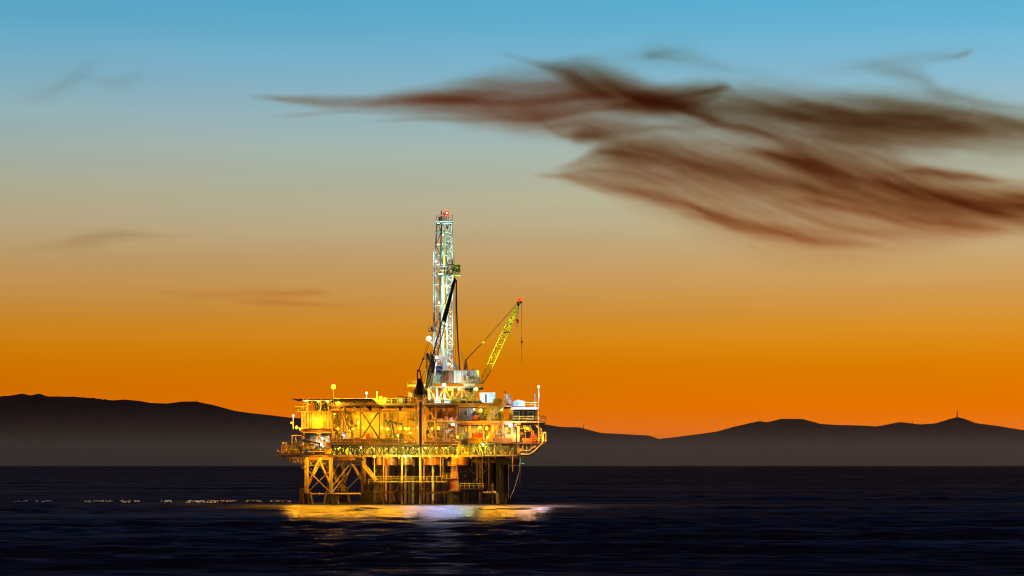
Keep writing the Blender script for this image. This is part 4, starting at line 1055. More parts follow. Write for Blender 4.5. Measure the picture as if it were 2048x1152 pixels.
# ================================================================ BUILDINGS AND MODULES ON THE DECKS
mod = Thing('clad_module', 'orange lit corrugated building at the left end with a floodlight on its wall', 'building', P(633, 858, 5))
m = MB(); m.corr(613, 662, 824, 857, -.3, pitch=.62, dep=.16); m.box(613, 661.5, 824.2, 857, -.1, 14); mod.part('wall', m, 'cream')
m = MB(); m.corr(602.5, 612.6, 823, 857.5, 2.6, pitch=.62, dep=.14); m.box(602.5, 612.6, 823.3, 857, 2.8, 14); mod.part('wall', m, 'cream')
m = MB(); m.box(601.5, 663.5, 821.4, 823.8, -.9, 15); mod.part('roof', m, 'orange')
for px in (613.5, 624, 661.8): m = MB(); m.box(px-.6, px+.6, 823.9, 857.6, -.62, -.5); mod.part('downpipe', m, 'beam')
m = MB(); m.box(646, 650, 842, 857, -.66, -.55); dd = mod.part('door', m, 'brown')
m = MB(); m.box(649, 649.5, 849, 850.4, -.75, -.67); mod.part('handle', m, 'dark', dd)
m = MB(); m.box(591, 615, 822.5, 823.8, -1.6, 2.4); wkm = mod.part('balcony', m, 'olive')
m = MB(); m.prail(591, 615, 822.4, -1.55, step=1); m.rail(P(591,822.4,-1.55), P(591,822.4,2.3), step=1); mod.part('handrail', m, 'yellow', wkm)
m = MB(); m.box(595, 601, 815, 822, 0, 1.4); t = make('locker', m, M['yellow'], None, P(598, 822, .7)); tag(t, 'small yellow locker on the balcony at the top left of the clad building', 'locker')
vb = Thing('air_cooler', 'dark louvred cooler bank with bright posts under the helideck', 'air cooler', P(645, 821, 3))
m = MB(); m.box(629, 661, 805.5, 821.2, 2, 9); vb.part('housing', m, 'black')
for px in range(629, 663, 4): m = MB(); m.box(px-.45, px+.45, 804.5, 821.2, 1.5, 1.9); vb.part('post', m, 'cream')
m = MB(); m.box(628, 662, 803.4, 805.2, 1.4, 9); vb.part('hood', m, 'white')
m = MB(); m.box(629, 661, 813, 813.8, 1.6, 1.95); vb.part('rail', m, 'yellow')

pm = Thing('process_module', 'long cream walled building filling the bays behind the X brace', 'building', P(778, 887, 14))
m = MB(); m.corr(721.5, 796, 825, 887, 8, pitch=2.4, dep=.05); m.box(721.5, 796, 825, 887, 8.2, 20); pm.part('wall', m, 'cream')
m = MB(); m.corr(796.2, 834, 824.8, 887, 7, pitch=2.4, dep=.05); m.box(796.2, 834, 825, 887, 7.2, 20); pm.part('wall', m, 'cream')
m = MB(); m.box(721, 834.5, 822.5, 824.6, 6, 20.3); pm.part('roof', m, 'orange')
m = MB(); m.box(765.5, 768.5, 829, 850, 7.6, 7.85); pm.part('drainpipe', m, 'brown')
m = MB(); m.path([(770,827,6.8),(772,840,6.8),(768,846,6.8),(771,866,6.8)], .14); m.bar((763,846,6.8),(774,838,6.8),.16); m.bar((776,824,6.8),(772,834,6.8),.3); pm.part('hose_reel', m, 'brown')
m = MB(); m.bar((812, 828, 6.5), (804, 844, 6.5), .1); m.bar((816, 838, 6.5), (832, 841, 6.5), .22); m.bar((820, 826, 6.5), (820, 838, 6.5), .22); m.bar((821, 842, 6.5), (831, 855, 6.5), .05); pm.part('bracket', m, 'brown')

ves = Thing('pressure_vessel', 'tall bright yellow vertical vessel left of the X brace', 'vessel', P(712.5, 887, 4))
m = MB(); m.lathe(X(712.5,4), 4, [(.75, Z(887,4)), (.8, Z(884,4)), (.8, Z(829,4)), (.62, Z(825.5,4)), (.2, Z(824,4))], 20); sh = ves.part('shell', m, 'yellow')
m = MB(); m.lathe(X(712.5,4), 4, [(.9, Z(884,4)), (.9, Z(882.5,4))], 20); ves.part('flange', m, 'beam', sh)
m = MB(); m.bar((712.5, 824, 4), (712.5, 818, 4), .16); m.path([(712.5,819,4),(705,819,4),(705,836,4)], .13); ves.part('pipe', m, 'cream')
ves2 = Thing('storage_tank', 'squat cream tank low behind the left bay pipework', 'tank', P(693, 887, 3))
m = MB(); m.lathe(X(693,3), 3, [(.7, Z(887,3)), (.7, Z(868,3)), (.4, Z(866,3))], 16); ves2.part('shell', m, 'cream')
m = MB(); m.bar((693, 866, 3), (693, 862.5, 3), .12); ves2.part('vent', m, 'yellow')

# pumpjacks: beam, horsehead, post, skid, crank
def pumpjack(dx, Y, label):
    t = Thing('pumpjack', label, 'pumpjack', P(788+dx, 886, Y), 'pumpjacks before the cream building')
    m = MB()
    for s_ in (-.7, .7):
        m.bar((781+dx, 882, Y+s_), (785+dx, 846, Y), .17); m.bar((791+dx, 882, Y+s_), (785+dx, 846, Y), .17)
    m.bar((783+dx, 866, Y), (788+dx, 866, Y), .1); t.part('samson_post', m, 'black')
    m = MB(); m.bar((778+dx, 843, Y), (807+dx, 849, Y), .2, rect=(.16,.26)); t.part('walking_beam', m, 'black')
    m = MB(); m.prism([(781.5+dx,838),(783.5+dx,842),(781+dx,846),(778+dx,848.5),(774.5+dx,850),(775.3+dx,843),(778+dx,839)], Y-.2, Y+.2); t.part('horsehead', m, 'black')
    m = MB(); m.bar((775+dx, 850, Y), (775+dx, 884, Y), .05); t.part('polished_rod', m, 'dark')
    m = MB()
    for s_ in (-.5, .5): m.bar((805.5+dx, 849, Y+s_*.4), (803+dx, 870, Y+s_), .09)
    t.part('pitman_arm', m, 'black')
    m = MB(); m.hcyl(P(803+dx, 871, Y-.6), P(803+dx, 871, Y-.35), .55, 14); m.prism([(800.5+dx,870),(804+dx,868.5),(806+dx,876),(801+dx,876.5)], Y-.9, Y-.61); t.part('counterweight', m, 'dark')
    m = MB(); m.box(800+dx, 808+dx, 873, 882, Y-.3, Y+.5); t.part('gearbox', m, 'black')
    m = MB(); m.box(774+dx, 812+dx, 882.2, 886.8, Y-.9, Y+.9); t.part('skid', m, 'beam')
    return t
pumpjack(0, 3.2, 'dark pumpjack whose whole walking beam shows, nearer of the two')
pumpjack(-9.5, 5.6, 'dark pumpjack half hidden, its horsehead just left of the other pumpjack')

gc = Thing('shipping_container', 'grey corrugated container lit half white at the right of the dark column', 'container', P(935, 841, 3))
m = MB(); m.corr(915.8, 955.5, 816.5, 841, .4, pitch=.5, dep=.1); m.box(915.8, 955.5, 816.7, 841, .6, 6); gc.part('wall', m, 'silver')
m = MB(); m.box(915.5, 955.8, 814.5, 816.3, .2, 6.1); gc.part('roof', m, 'brown')
m = MB(); m.box(929.5, 932.8, 823, 829.5, .1, .28); gc.part('hatch', m, 'dark')
for px in (916, 955): m = MB(); m.box(px-.5, px+.5, 816.4, 841, .05, .25); gc.part('corner_post', m, 'brown')
wc = Thing('wellhead_valve_stack', 'dark red valve stack standing before the grey container', 'valve stack', P(951, 841, -.4))
m = MB(); m.bar((950, 841, -.4), (950, 817, -.4), .16); m.bar((953, 841, -.4), (953, 822, -.4), .14); wc.part('pipe', m, 'brown')
m = MB(); m.ball(P(950.5, 835, -.5), .65); m.ball(P(953.5, 833, -.4), .5); m.ball(P(949, 823, -.4), .35); wc.part('valve_body', m, 'brown')
m = MB(); m.hcyl(P(950.5, 835, -1.3), P(950.5, 835, -1.2), .5, 12); wc.part('handwheel', m, 'red')

wcab = Thing('cabin', 'white cabin with a dark door standing on the top deck right of the drill floor', 'cabin', P(975, 806, 4))
m = MB(); m.box(959.3, 977.5, 786, 804.5, 2, 7); wcab.part('wall', m, 'white')
m = MB(); m.box(977.8, 990.5, 786.4, 804.5, 2.2, 7); wcab.part('wall', m, 'lightblue')
m = MB(); m.box(958.8, 991, 785, 785.9, 1.7, 7.2); wcab.part('roof', m, 'white')
m = MB(); m.box(969.2, 973, 788.5, 804.4, 1.85, 1.98); d_ = wcab.part('door', m, 'dark'); m = MB(); m.box(972.2, 972.7, 796, 797.2, 1.75, 1.84); wcab.part('handle', m, 'silver', d_)
m = MB(); m.box(987.5, 989.2, 790.5, 793, 2.05, 2.18); wcab.part('window', m, 'glass')
m = MB(); m.box(958.8, 991, 804.6, 806.3, 1.7, 7.2); wcab.part('skid', m, 'grey')

dh = Thing('deckhouse', 'dark deckhouse at the right end with two pale framed windows', 'building', P(1050, 842, 3))
m = MB(); m.box(1026.5, 1074, 819.2, 841.8, .5, 9); dh.part('wall', m, 'black')
m = MB(); m.box(1021.5, 1077, 814.4, 818.9, -1, 10); dh.part('roof', m, 'silver')
for a, b in ((1027.3, 1039.8), (1055.3, 1068)):
    m = MB()
    for x0, x1, t_, b_ in ((a,a+1.2,822.3,840),(b-1.2,b,822.3,840),(a+1.3,b-1.3,822.3,823.4),(a+1.3,b-1.3,838.8,840),(a+1.3,b-1.3,830.4,831.4)): m.box(x0, x1, t_, b_, .2, .46)
    wf = dh.part('window', m, 'lightblue'); m = MB(); m.box(a+1.3, b-1.3, 823.5, 838.7, .34, .44); dh.part('pane', m, 'glass', wf)
m = MB(); m.box(1043.5, 1049.5, 821, 841.6, .3, .46); dh.part('door', m, 'brown')
m = MB(); m.bar((1071.8, 819, -.6), (1071.8, 842, -.6), .1); dh.part('post', m, 'grey')
m = MB(); m.box(1018, 1026, 817, 841.6, .4, 6); dh.part('stair_tower', m, 'yellow')

# equipment on the right roof
def thing_box(name, label, cat, px0, px1, t, b, Y0, Y1, mat, trim='dark', group=None, ribs=0, lid=None):
    o = Thing(name, label, cat, P((px0+px1)/2, b, (Y0+Y1)/2), group)
    m = MB(); m.box(px0, px1, t, b, Y0, Y1)
    for k in range(ribs):
        x = px0+(px1-px0)*(k+.5)/ribs; m.box(x-.35, x+.35, t+.4, b-.2, Y0-.09, Y0-.01)
    o.part('body', m, mat)
    m = MB(); m.box(px0-.35, px1+.35, t-.7, t-.05, Y0-.12, Y1+.05); o.part('lid', m, lid or mat)
    m = MB(); w_ = (px1-px0)
    for f in (.12, .74): m.box(px0+w_*f, px0+w_*(f+.14), b+.05, b+.7, Y0, Y1)
    o.part('skid', m, trim)
    return o
tb = thing_box
m = MB(); m.prism([(1027,812.5),(1027,803),(1035,799.3),(1050,802.5),(1050,812.5)], 1, 6); t = make('covered_machine', m, M['lightblue'], None, P(1038, 813, 3)); tag(t, 'pale blue covered machine with a peaked top on the deckhouse roof', 'covered machine')
tb('equipment_box', 'saturated blue box beside the pale blue covered machine', 'box', 1021, 1027, 804, 813, .6, 2, 'blue')
ex = Thing('exhaust_stack', 'pair of flared white exhaust stacks on the deck left of the covered machine', 'exhaust stack', P(1017, 810, 3))
for px in (1015, 1019): m = MB(); m.lathe(X(px,3), 3, [(.26, Z(810,3)), (.26, Z(794,3)), (.38, Z(789.5,3))], 12); ex.part('pipe', m, 'white')
m = MB(); m.box(1013, 1021, 798, 799, 2.6, 3.4); ex.part('clamp', m, 'silver')
ex2 = Thing('exhaust_stack', 'slim white vent stack at the right end of the deckhouse roof', 'exhaust stack', P(1070, 814, 2))
m = MB(); m.bar((1070, 814, 2), (1070, 789, 2), .22, n=10); ex2.part('pipe', m, 'white'); m = MB(); m.ball(P(1070, 788.6, 2), .3); ex2.part('cowl', m, 'white')
ps = Thing('signal_post', 'blue topped signal post beside the upper stair head', 'post', P(1010, 809, -1.5))
m = MB(); m.bar((1010, 812, -1.5), (1010, 786, -1.5), .14, n=8); ps.part('pole', m, 'grey'); m = MB(); m.bar((1010, 786, -1.5), (1010, 782.3, -1.5), .2, n=8); ps.part('cap', m, 'blue')
tb('cargo_basket', 'bright yellow basket on the top deck right of the white cabin', 'basket', 985.5, 1004.5, 798, 806.5, -.2, 2, 'yellow', ribs=4)
tb('cargo_box', 'vivid blue cargo box on the top deck before the white cabin', 'box', 950, 963, 801.5, 806, -.6, 1.4, 'blue')
tb('cargo_box', 'long dark cargo box left of the vivid blue box', 'box', 935, 949, 801.8, 805.8, -.5, 1.2, 'dark')
tb('generator_set', 'dark boxy generator behind the rail left of the crane pedestal top', 'generator', 773, 786, 797.5, 805.6, 0, 2.6, 'dark')
tb('cargo_box', 'square yellow cargo container at the rear of the helideck beside a thin post', 'box', 755.2, 764, 792.8, 805.8, .5, 3.4, 'yellow', ribs=3)
tb('cargo_box', 'low tan crate between the yellow container and the dark generator', 'box', 765.5, 772, 796, 805.7, .3, 2.2, 'cream')
tb('cargo_box', 'yellow brown crate right of the dark generator', 'box', 787, 794, 796.5, 805.7, .3, 2.4, 'yellow')
tb('tool_container', 'pale blue tool container with a dark frame above it', 'box', 797, 807, 796, 805.8, 0, 2.5, 'lightblue')
fr = Thing('lifting_frame', 'thin dark lifting frame standing over the pale blue tool container', 'frame', P(801, 806, -.4))
m = MB()
for px in (796, 806): m.bar((px, 806, -.4), (px, 792.5, -.4), .1)
fr.part('post', m, 'dark'); m = MB(); m.bar((795.8, 792.5, -.4), (806.3, 792.5, -.4), .12); fr.part('crossbar', m, 'dark')
tb('equipment_box', 'dark green cabinet right of the lifting frame', 'box', 809, 814.5, 794.5, 805.8, .2, 2, 'dark')
tb('cargo_box', 'white panelled crate high at the left side of the dark crane', 'box', 817, 824, 786, 794, 4, 6, 'white', ribs=3)
tb('cargo_box', 'orange topped bin just left of the crane pedestal', 'box', 818, 834, 796, 805.8, -.4, 1.6, 'orange')
tb('mud_tank', 'dark squat tank just right of the crane pedestal top', 'tank', 854, 868, 800, 806, -.3, 2, 'dark')
tb('mud_tank', 'pale steel tank between the dark squat tank and the brown drum', 'tank', 869, 881, 800.5, 806, .4, 2.4, 'silver', ribs=3)
tb('drum', 'brown upright drum among the top deck tanks', 'drum', 882, 888, 799, 806, -.4, .6, 'brown')
tb('mud_tank', 'pale blue tank right of the brown drum under the drill floor', 'tank', 889.5, 901, 800.5, 806, .4, 2.2, 'lightblue', ribs=2)
tb('pump_skid', 'olive pump skid on the deck edge below the drill floor', 'pump', 902.5, 915, 801.5, 806, -.3, 1.3, 'beam')
tb('pump_skid', 'black low pump skid right of the olive pump skid', 'pump', 921, 932, 802, 806, -.4, 1.2, 'black')
tb('equipment_box', 'pale grey cabinet at the left edge of the helideck end rail', 'box', 746.5, 752.5, 799, 805.8, .2, 1.6, 'cream')
for px0, px1, lab in ((670, 681, 'cream locker under the helideck edge, nearest the orange lamp pole'), (684, 697, 'wide cream locker under the helideck edge, middle one'), (716, 729, 'cream locker under the helideck edge, below the white lamp pole')):
    tb('deck_locker', lab, 'locker', px0, px1, 803.9, 806, -.6, 1, 'cream')
pp = Thing('vent_post', 'thin pale vent post at the left side of the yellow container', 'post', P(754, 806, .2)); m = MB(); m.bar((754.2, 806, .2), (754.2, 784.5, .2), .16, n=8); pp.part('pipe', m, 'cream'); m = MB(); m.ball(P(754.2, 784, .2), .22); pp.part('cap', m, 'white')

# on the main deck
tb('skip', 'big bright yellow open skip on the main deck edge', 'skip', 937, 963, 876.5, 886.8, -2.4, -.2, 'yellow', ribs=2)
for k in range(6):
    px = 946+k*3.6; t = Thing('barrel', 'red barrel above the yellow skip, %s from the left in its row' % ('first','second','third','fourth','fifth','last')[k], 'barrel', P(px, 876, 1.2), 'red barrels in a row')
    m = MB(); zb, zt = Z(876,1.2), Z(866.5,1.2); m.lathe(X(px,1.2), 1.2, [(.2, zb), (.22, zb+.4), (.2, zb+.8), (.2, zt)], 12); t.part('drum', m, 'red')
    m = MB(); m.lathe(X(px,1.2), 1.2, [(.23, zt-.12), (.23, zt)], 12); t.part('rim', m, 'brown')
m = MB(); m.box(936, 968, 876.2, 877.5, .5, 2.6); t = make('storage_shelf', m, M['beam'], None, P(952, 887, 1)); tag(t, 'steel shelf carrying the red barrels and white drums', 'shelf')
for k, (px, lab) in enumerate(((917.5, 'blue drum nearest the dark column right of the white floodlight'), (922, 'blue drum beside the white boxes'), (927.5, 'dark blue drum standing farthest right of the blue drums'))):
    t = Thing('barrel', lab, 'barrel', P(px, 877, .6), 'blue drums on the main deck'); zb, zt = Z(877,.6), Z(866,.6)
    m = MB(); m.lathe(X(px,.6), .6, [(.24, zb), (.25, zb+.5), (.24, zt)], 12); t.part('drum', m, 'blue'); m = MB(); m.lathe(X(px,.6), .6, [(.27, zt-.1), (.27, zt)], 12); t.part('rim', m, 'white')
m = MB(); m.box(915, 931, 877.2, 878.6, 0, 2); t = make('storage_shelf', m, M['beam'], None, P(923, 887, 1)); tag(t, 'low steel shelf under the blue drums', 'shelf')
tb('cargo_box', 'white box stacked at the left end of the red barrels', 'box', 938, 943, 868, 875.2, .9, 2, 'white')
tb('cargo_box', 'red crate beside the foot of the X brace', 'box', 731.5, 739, 868, 887, 2.5, 3.6, 'red')
tb('cargo_box', 'tan crate standing at the foot of the X brace right of the red crate', 'box', 739.8, 747, 866, 887, 2.4, 3.8, 'beam')
tb('cargo_box', 'low brown crate row left of the pumpjacks', 'box', 755, 764, 868, 887, 3, 4.5, 'beam')
tb('cargo_box', 'red box at the right end under the white floodlight', 'box', 1024.5, 1033, 869, 876, .2, 1.4, 'red')
tb('cargo_box', 'white topped crate below the white floodlight at right', 'box', 1010, 1023.5, 868.5, 876, .4, 1.6, 'white')
m = MB(); m.lathe(X(998,1), 1, [(.2, Z(886,1)), (.7, Z(879,1)), (.75, Z(870,1)), (.5, Z(867,1))], 14); t = make('hopper', m, M['lightblue'], None, P(998, 886, 1)); tag(t, 'pale round bottomed hopper right of the lower stair', 'hopper')
tb('equipment_box', 'grey switch cabinet on the main deck right of the hopper', 'box', 1003, 1008, 872, 886, .2, 1, 'beam')
for k, px in enumerate((1064, 1068.5)):
    t = Thing('fire_monitor', ('red curved hose reel left of its twin at the right rail', 'red curved hose reel right of its twin at the right rail')[k], 'hose reel', P(px, 886, -.4), 'red hose reels at the right rail')
    m = MB(); n = 8; m.path([(px-1.3, 885, -.4)] + [(px-1.3*math.cos(math.pi*i/n), 871-2.6*math.sin(math.pi*i/n), -.4) for i in range(n+1)] + [(px+1.3, 885, -.4)], .1, 6); t.part('hoop', m, 'red')
    m = MB(); m.box(px-1.6, px+1.6, 885, 886, -.7, -.1); t.part('base', m, 'dark')

# left lower deck gear
tb('generator_set', 'buff generator housing at the left end of the lower deck', 'generator', 580, 597.5, 886, 907.6, 0, 3, 'cream', ribs=3)
tb('control_cabinet', 'tall pale control cabinet lit bright on the lower left deck', 'cabinet', 598, 605, 883, 892.5, -.8, .4, 'white')
tb('control_cabinet', 'buff cabinet below the tall pale control cabinet', 'cabinet', 598, 606.5, 893.5, 907.5, -.9, .3, 'yellow')
tb('tank_skid', 'wide buff tank skid in the middle of the lower left deck', 'tank', 608, 627, 888, 897.5, -.2, 2.6, 'cream', ribs=2)
tb('tank_skid', 'long dark box along the lower left deck front', 'box', 627.5, 650, 898.5, 907.6, -.6, 1, 'dark')
tb('control_cabinet', 'bright yellow box at the right end of the lower left deck', 'cabinet', 651, 662, 897, 907.6, -1.0, .6, 'yellow')
tb('control_cabinet', 'brown cabinet above the bright yellow box', 'cabinet', 651.5, 661, 886, 895.7, -.4, .8, 'orange')
tb('control_cabinet', 'dark grey cabinet beside the white lit tank', 'cabinet', 644, 650, 880, 893, .5, 1.6, 'beam')
wt = Thing('water_tank', 'white lit rounded tank behind the A frame', 'tank', P(640, 898, 6))
m = MB(); m.hcyl(P(622, 883, 5), P(660, 883, 5), 1.8, 20); wt.part('shell', m, 'white'); m = MB()
for px in (626, 641, 656): m.box(px-.8, px+.8, 892, 900, 3.6, 6.4)
wt.part('saddle', m, 'cream')
af = Thing('davit_frame', 'orange A frame davit on the lower left deck', 'davit', P(637, 898, 0))
for a in ((628, 882), (648, 882)): m = MB(); m.bar((637.5, 868, 0), (a[0], a[1]+9, 0), .24, n=8); af.part('leg', m, 'cream')
m = MB(); m.bar((634.5, 868.5, 0), (640.5, 868.5, 0), .3, n=8); m.bar((640, 868, 0), (643.5, 865, 0), .18, n=8); af.part('head', m, 'orange')
gb = Thing('gangway_boom', 'dark slanting gangway boom stowed above the lower left deck', 'boom', P(640, 888, -1))
m = MB(); m.wbar(P(605.5, 880.3, -1.2), P(640, 887.2, -1.2), .3, rect=(.35,.16)); gb.part('boom', m, 'dark'); m = MB(); m.bar((640, 886.5, -1), (640, 898, -1), .22); gb.part('post', m, 'brown')
m = MB(); m.bar((606, 880.5, -1), (606, 883, -1), .12); gb.part('tip', m, 'dark')
ppm = Thing('pump_skid', 'tangle of yellow pump pipework at the far left end of the lower deck', 'pump', P(571, 907, 1)); rd = random.Random(12)
for k in range(10):
    x = 563+rd.random()*14; y = 890+rd.random()*8; m = MB(); m.path([(x, 907, .2+k*.25), (x, y, .2+k*.25), (x+rd.uniform(-5,6), y, .2+k*.25), (x+rd.uniform(-2,6), 905, .2+k*.25)], rd.uniform(.1,.2), 7); ppm.part('pipe', m, rd.choice(('cream','yellow')))
m = MB(); m.bar((568, 887, 0), (574, 887, 0), .25); m.bar((565, 889, .2), (565, 884, .2), .3); m.box(570, 576, 899, 907, 1.6, 2.8); ppm.part('valve', m, 'yellow')
tb('equipment_box', 'small pale box hung under the lower left deck', 'box', 576.5, 586, 916, 924.5, 0, 2, 'cream', ribs=2)
m = MB(); m.path([(1042.5, 905, -.6), (1041.8, 925, -.6), (1041, 940, -.6), (1040, 968, -.6)], .09); t = make('hanging_hose', m, M['rope'], None, P(1042, 905, -.6)); tag(t, 'dark hose hanging straight under the right end of the platform', 'hose')
m = MB(); m.path([(1041.5, 913, -.5), (1038, 945, -.4), (1032, 968, -.2), (1026, 984, 0), (1020.5, 995, .4)], .07); t = make('mooring_line', m, M['silver'], None, P(1041, 913, -.5)); tag(t, 'pale slack line curving from the right end down to the dark leg', 'line')
m = MB(); m.bar((1025.5, 905, -1), (1025.5, 943, -1), .14, n=6); t = make('drain_pipe', m, M['orange'], None, P(1025.5, 905, -1)); tag(t, 'thin orange drain pipe hanging below the deck over the dark box', 'pipe')
tl = Thing('crane_rest', 'slim white pole with a flat top behind the drill cabin', 'post', P(925, 742, DY+5)); m = MB(); m.bar((925.6, 742, DY+5), (925.6, 707, DY+5), .07); tl.part('pole', m, 'cream'); m = MB(); m.bar((920.5, 707.5, DY+5), (926, 705.5, DY+5), .12); tl.part('arm', m, 'cream')

# ================================================================ LAMPS
SOD = (1.0, 0.41, 0.004); WHT = (0.80, 0.93, 1.0); GRN = (0.90, 1.0, 0.22); YEL = (1.0, 0.72, 0.05); AMB = (1.0, 0.58, 0.01)
GLOW = {}
def lampmat(c, s):
    k = (c, s)
    if k not in GLOW:
        GLOW[k] = glow('lit_lamp', c, s); GLOW[k].cycles.emission_sampling = 'NONE'
    return GLOW[k]
LG = {SOD: 'orange sodium lamps', WHT: 'white floodlights', GRN: 'greenish lamps', YEL: 'yellow lamps', AMB: 'amber lamps'}
LPOW = 4.2
GAIN = {}
def lamp(px, py, Y, col, r, s, label, pole=None, name='floodlight', group=None):
    s = s*3.4*GAIN.get(group, 1); r = r*.68
    t = Thing(name, label, 'lamp', P(px, pole if pole else py+3, Y), group or LG.get(col))
    m = MB(); m.ball((X(px,Y), Y, Z(py,Y)), r, 10, 6); t.part('bulb', m, lampmat(col, min(s, 24)), smooth=True)
    l = bpy.data.lights.new('lamp_light', 'POINT'); l.energy = LPOW*(.3 if col == WHT else 1.8 if col == AMB else 1)*4*math.pi**2*r*r*s; l.color = col; l.shadow_soft_size = r*1.12
    lo = link(bpy.data.objects.new('lamp_light', l)); lo.location = P(px, py, Y)
    m = MB(); x, z = X(px,Y), Z(py,Y)
    m.lathe(x, Y+.1, [(r*.75, z+r*.95), (r*.45, z+r*1.35), (r*.15, z+r*1.5)], 10); t.part('hood', m, 'grey')
    m = MB()
    if pole: m.bar((px, py-1, Y+r+.1), (px, pole, Y+r+.1), .13, n=8); t.part('pole', m, 'cream' if col != WHT else 'white')
    else: m.wbar((x, Y+r*.9, z+r*.7), (x, Y+r+.5, z+r*1.2), .07); t.part('bracket', m, 'grey')
    return t
A = 220
# poles
lamp(667, 773.5, -1, SOD, .85, A*.8, 'large orange lamp on the tall pole over the helideck', pole=806)
lamp(733.3, 786, -1, WHT, .36, A*1.2, 'white lamp on a short white pole at the middle of the helideck edge', pole=805)
lamp(586.5, 831.5, 0, WHT, .3, A*.5, 'small white lamp at the head of the mast left of the clad building', pole=858)
lamp(1077.6, 773.5, -2.6, WHT, .36, A*1.4, 'white lamp near the top of the tall pole at the right end', pole=886)
lamp(857.6, 677, GY-2.2, WHT, .85, A*.5, 'big white floodlight on the left side of the derrick')
lamp(873.3, 714.5, GY-3.6, WHT, .5, A*.8, 'white floodlight at the derrick foot above the blue tarpaulin')
lamp(888.4, 770, DY-3, WHT, .6, A*.18, 'large white floodlight under the left end of the grey cabin')
lamp(952.5, 778.5, -2.5, YEL, .56, A*.2, 'brilliant yellow white lamp under the right corner of the drill floor')
lamp(917.5, 778.5, DY-2, YEL, .4, A*.16, 'yellow lamp under the middle of the drill floor')
lamp(898.5, 779, DY-1, SOD, .42, A*.3, 'orange lamp under the drill floor, right one of a close pair')
lamp(892.4, 779.5, DY-.3, SOD, .28, A, 'smaller orange lamp under the drill floor, left one of a close pair')
lamp(857, 779.5, DY-.2, YEL, .3, A, 'small yellow lamp under the left end of the drill floor')
lamp(845.5, 771.5, DY-.4, WHT, .3, A, 'small white lamp between the dark crane and the drill floor')
# derrick lamps
for px, py, lab in ((872.5, 523, 'white lamp high in the left side of the derrick'), (894.2, 573, 'white lamp inside the derrick below the racking board'), (893, 648, 'white lamp inside the derrick beside the yellow pipe'), (894.5, 677, 'lowest white lamp inside the derrick')):
    lamp(px, py, GY-.9 if px > 880 else GY-2.6, WHT if py < 600 else YEL if py > 1000 else (1.0,.97,.75), .24, A*2.6, lab, group='white floodlights')
lamp(878, 605, GY-2.0, WHT, .2, A*1.4, 'small white lamp on the dark left leg of the derrick'); lamp(886, 470, GY-.6, WHT, .16, A*2.2, 'small white lamp near the derrick top')
lamp(898, 728, GY-.6, (1.0,.97,.75), .3, A*2, 'white lamp low inside the derrick foot', group='white floodlights')
# clad module and left end
lamp(633.5, 840, -1.7, SOD, .75, A*.5, 'floodlight shining on the corrugated wall at left')
lamp(593.5, 855, 0, SOD, .5, A*1.3, 'orange lamp at the left corner of the clad building, upper of two')
lamp(600.3, 858, 0, SOD, .38, A*1.2, 'orange lamp at the left corner of the clad building, lower of two')
lamp(583, 845.5, .3, SOD, .26, A, 'small orange lamp on the mast left of the clad building')
lamp(612, 801.8, -2.9, YEL, .32, A, 'bright lamp under the left corner of the helideck'); lamp(637, 802.6, -2.9, YEL, .32, A, 'bright lamp under the helideck over the cooler'); lamp(655, 802.6, -2.9, YEL, .34, A, 'bright lamp under the helideck near the tall lamp pole')
lamp(677, 805.2, -1.5, YEL, .3, A*.8, 'bright lamp under the helideck just right of the tall lamp pole')
lamp(643, 877, 1.5, WHT, .4, A*.1, 'white floodlight over the white tank on the lower left deck'); lamp(642, 889, .2, WHT, .3, A*.12, 'white lamp low beside the dark gangway boom')
lamp(646, 893, -1, WHT, .16, A, 'tiny white lamp at the foot of the gangway boom')
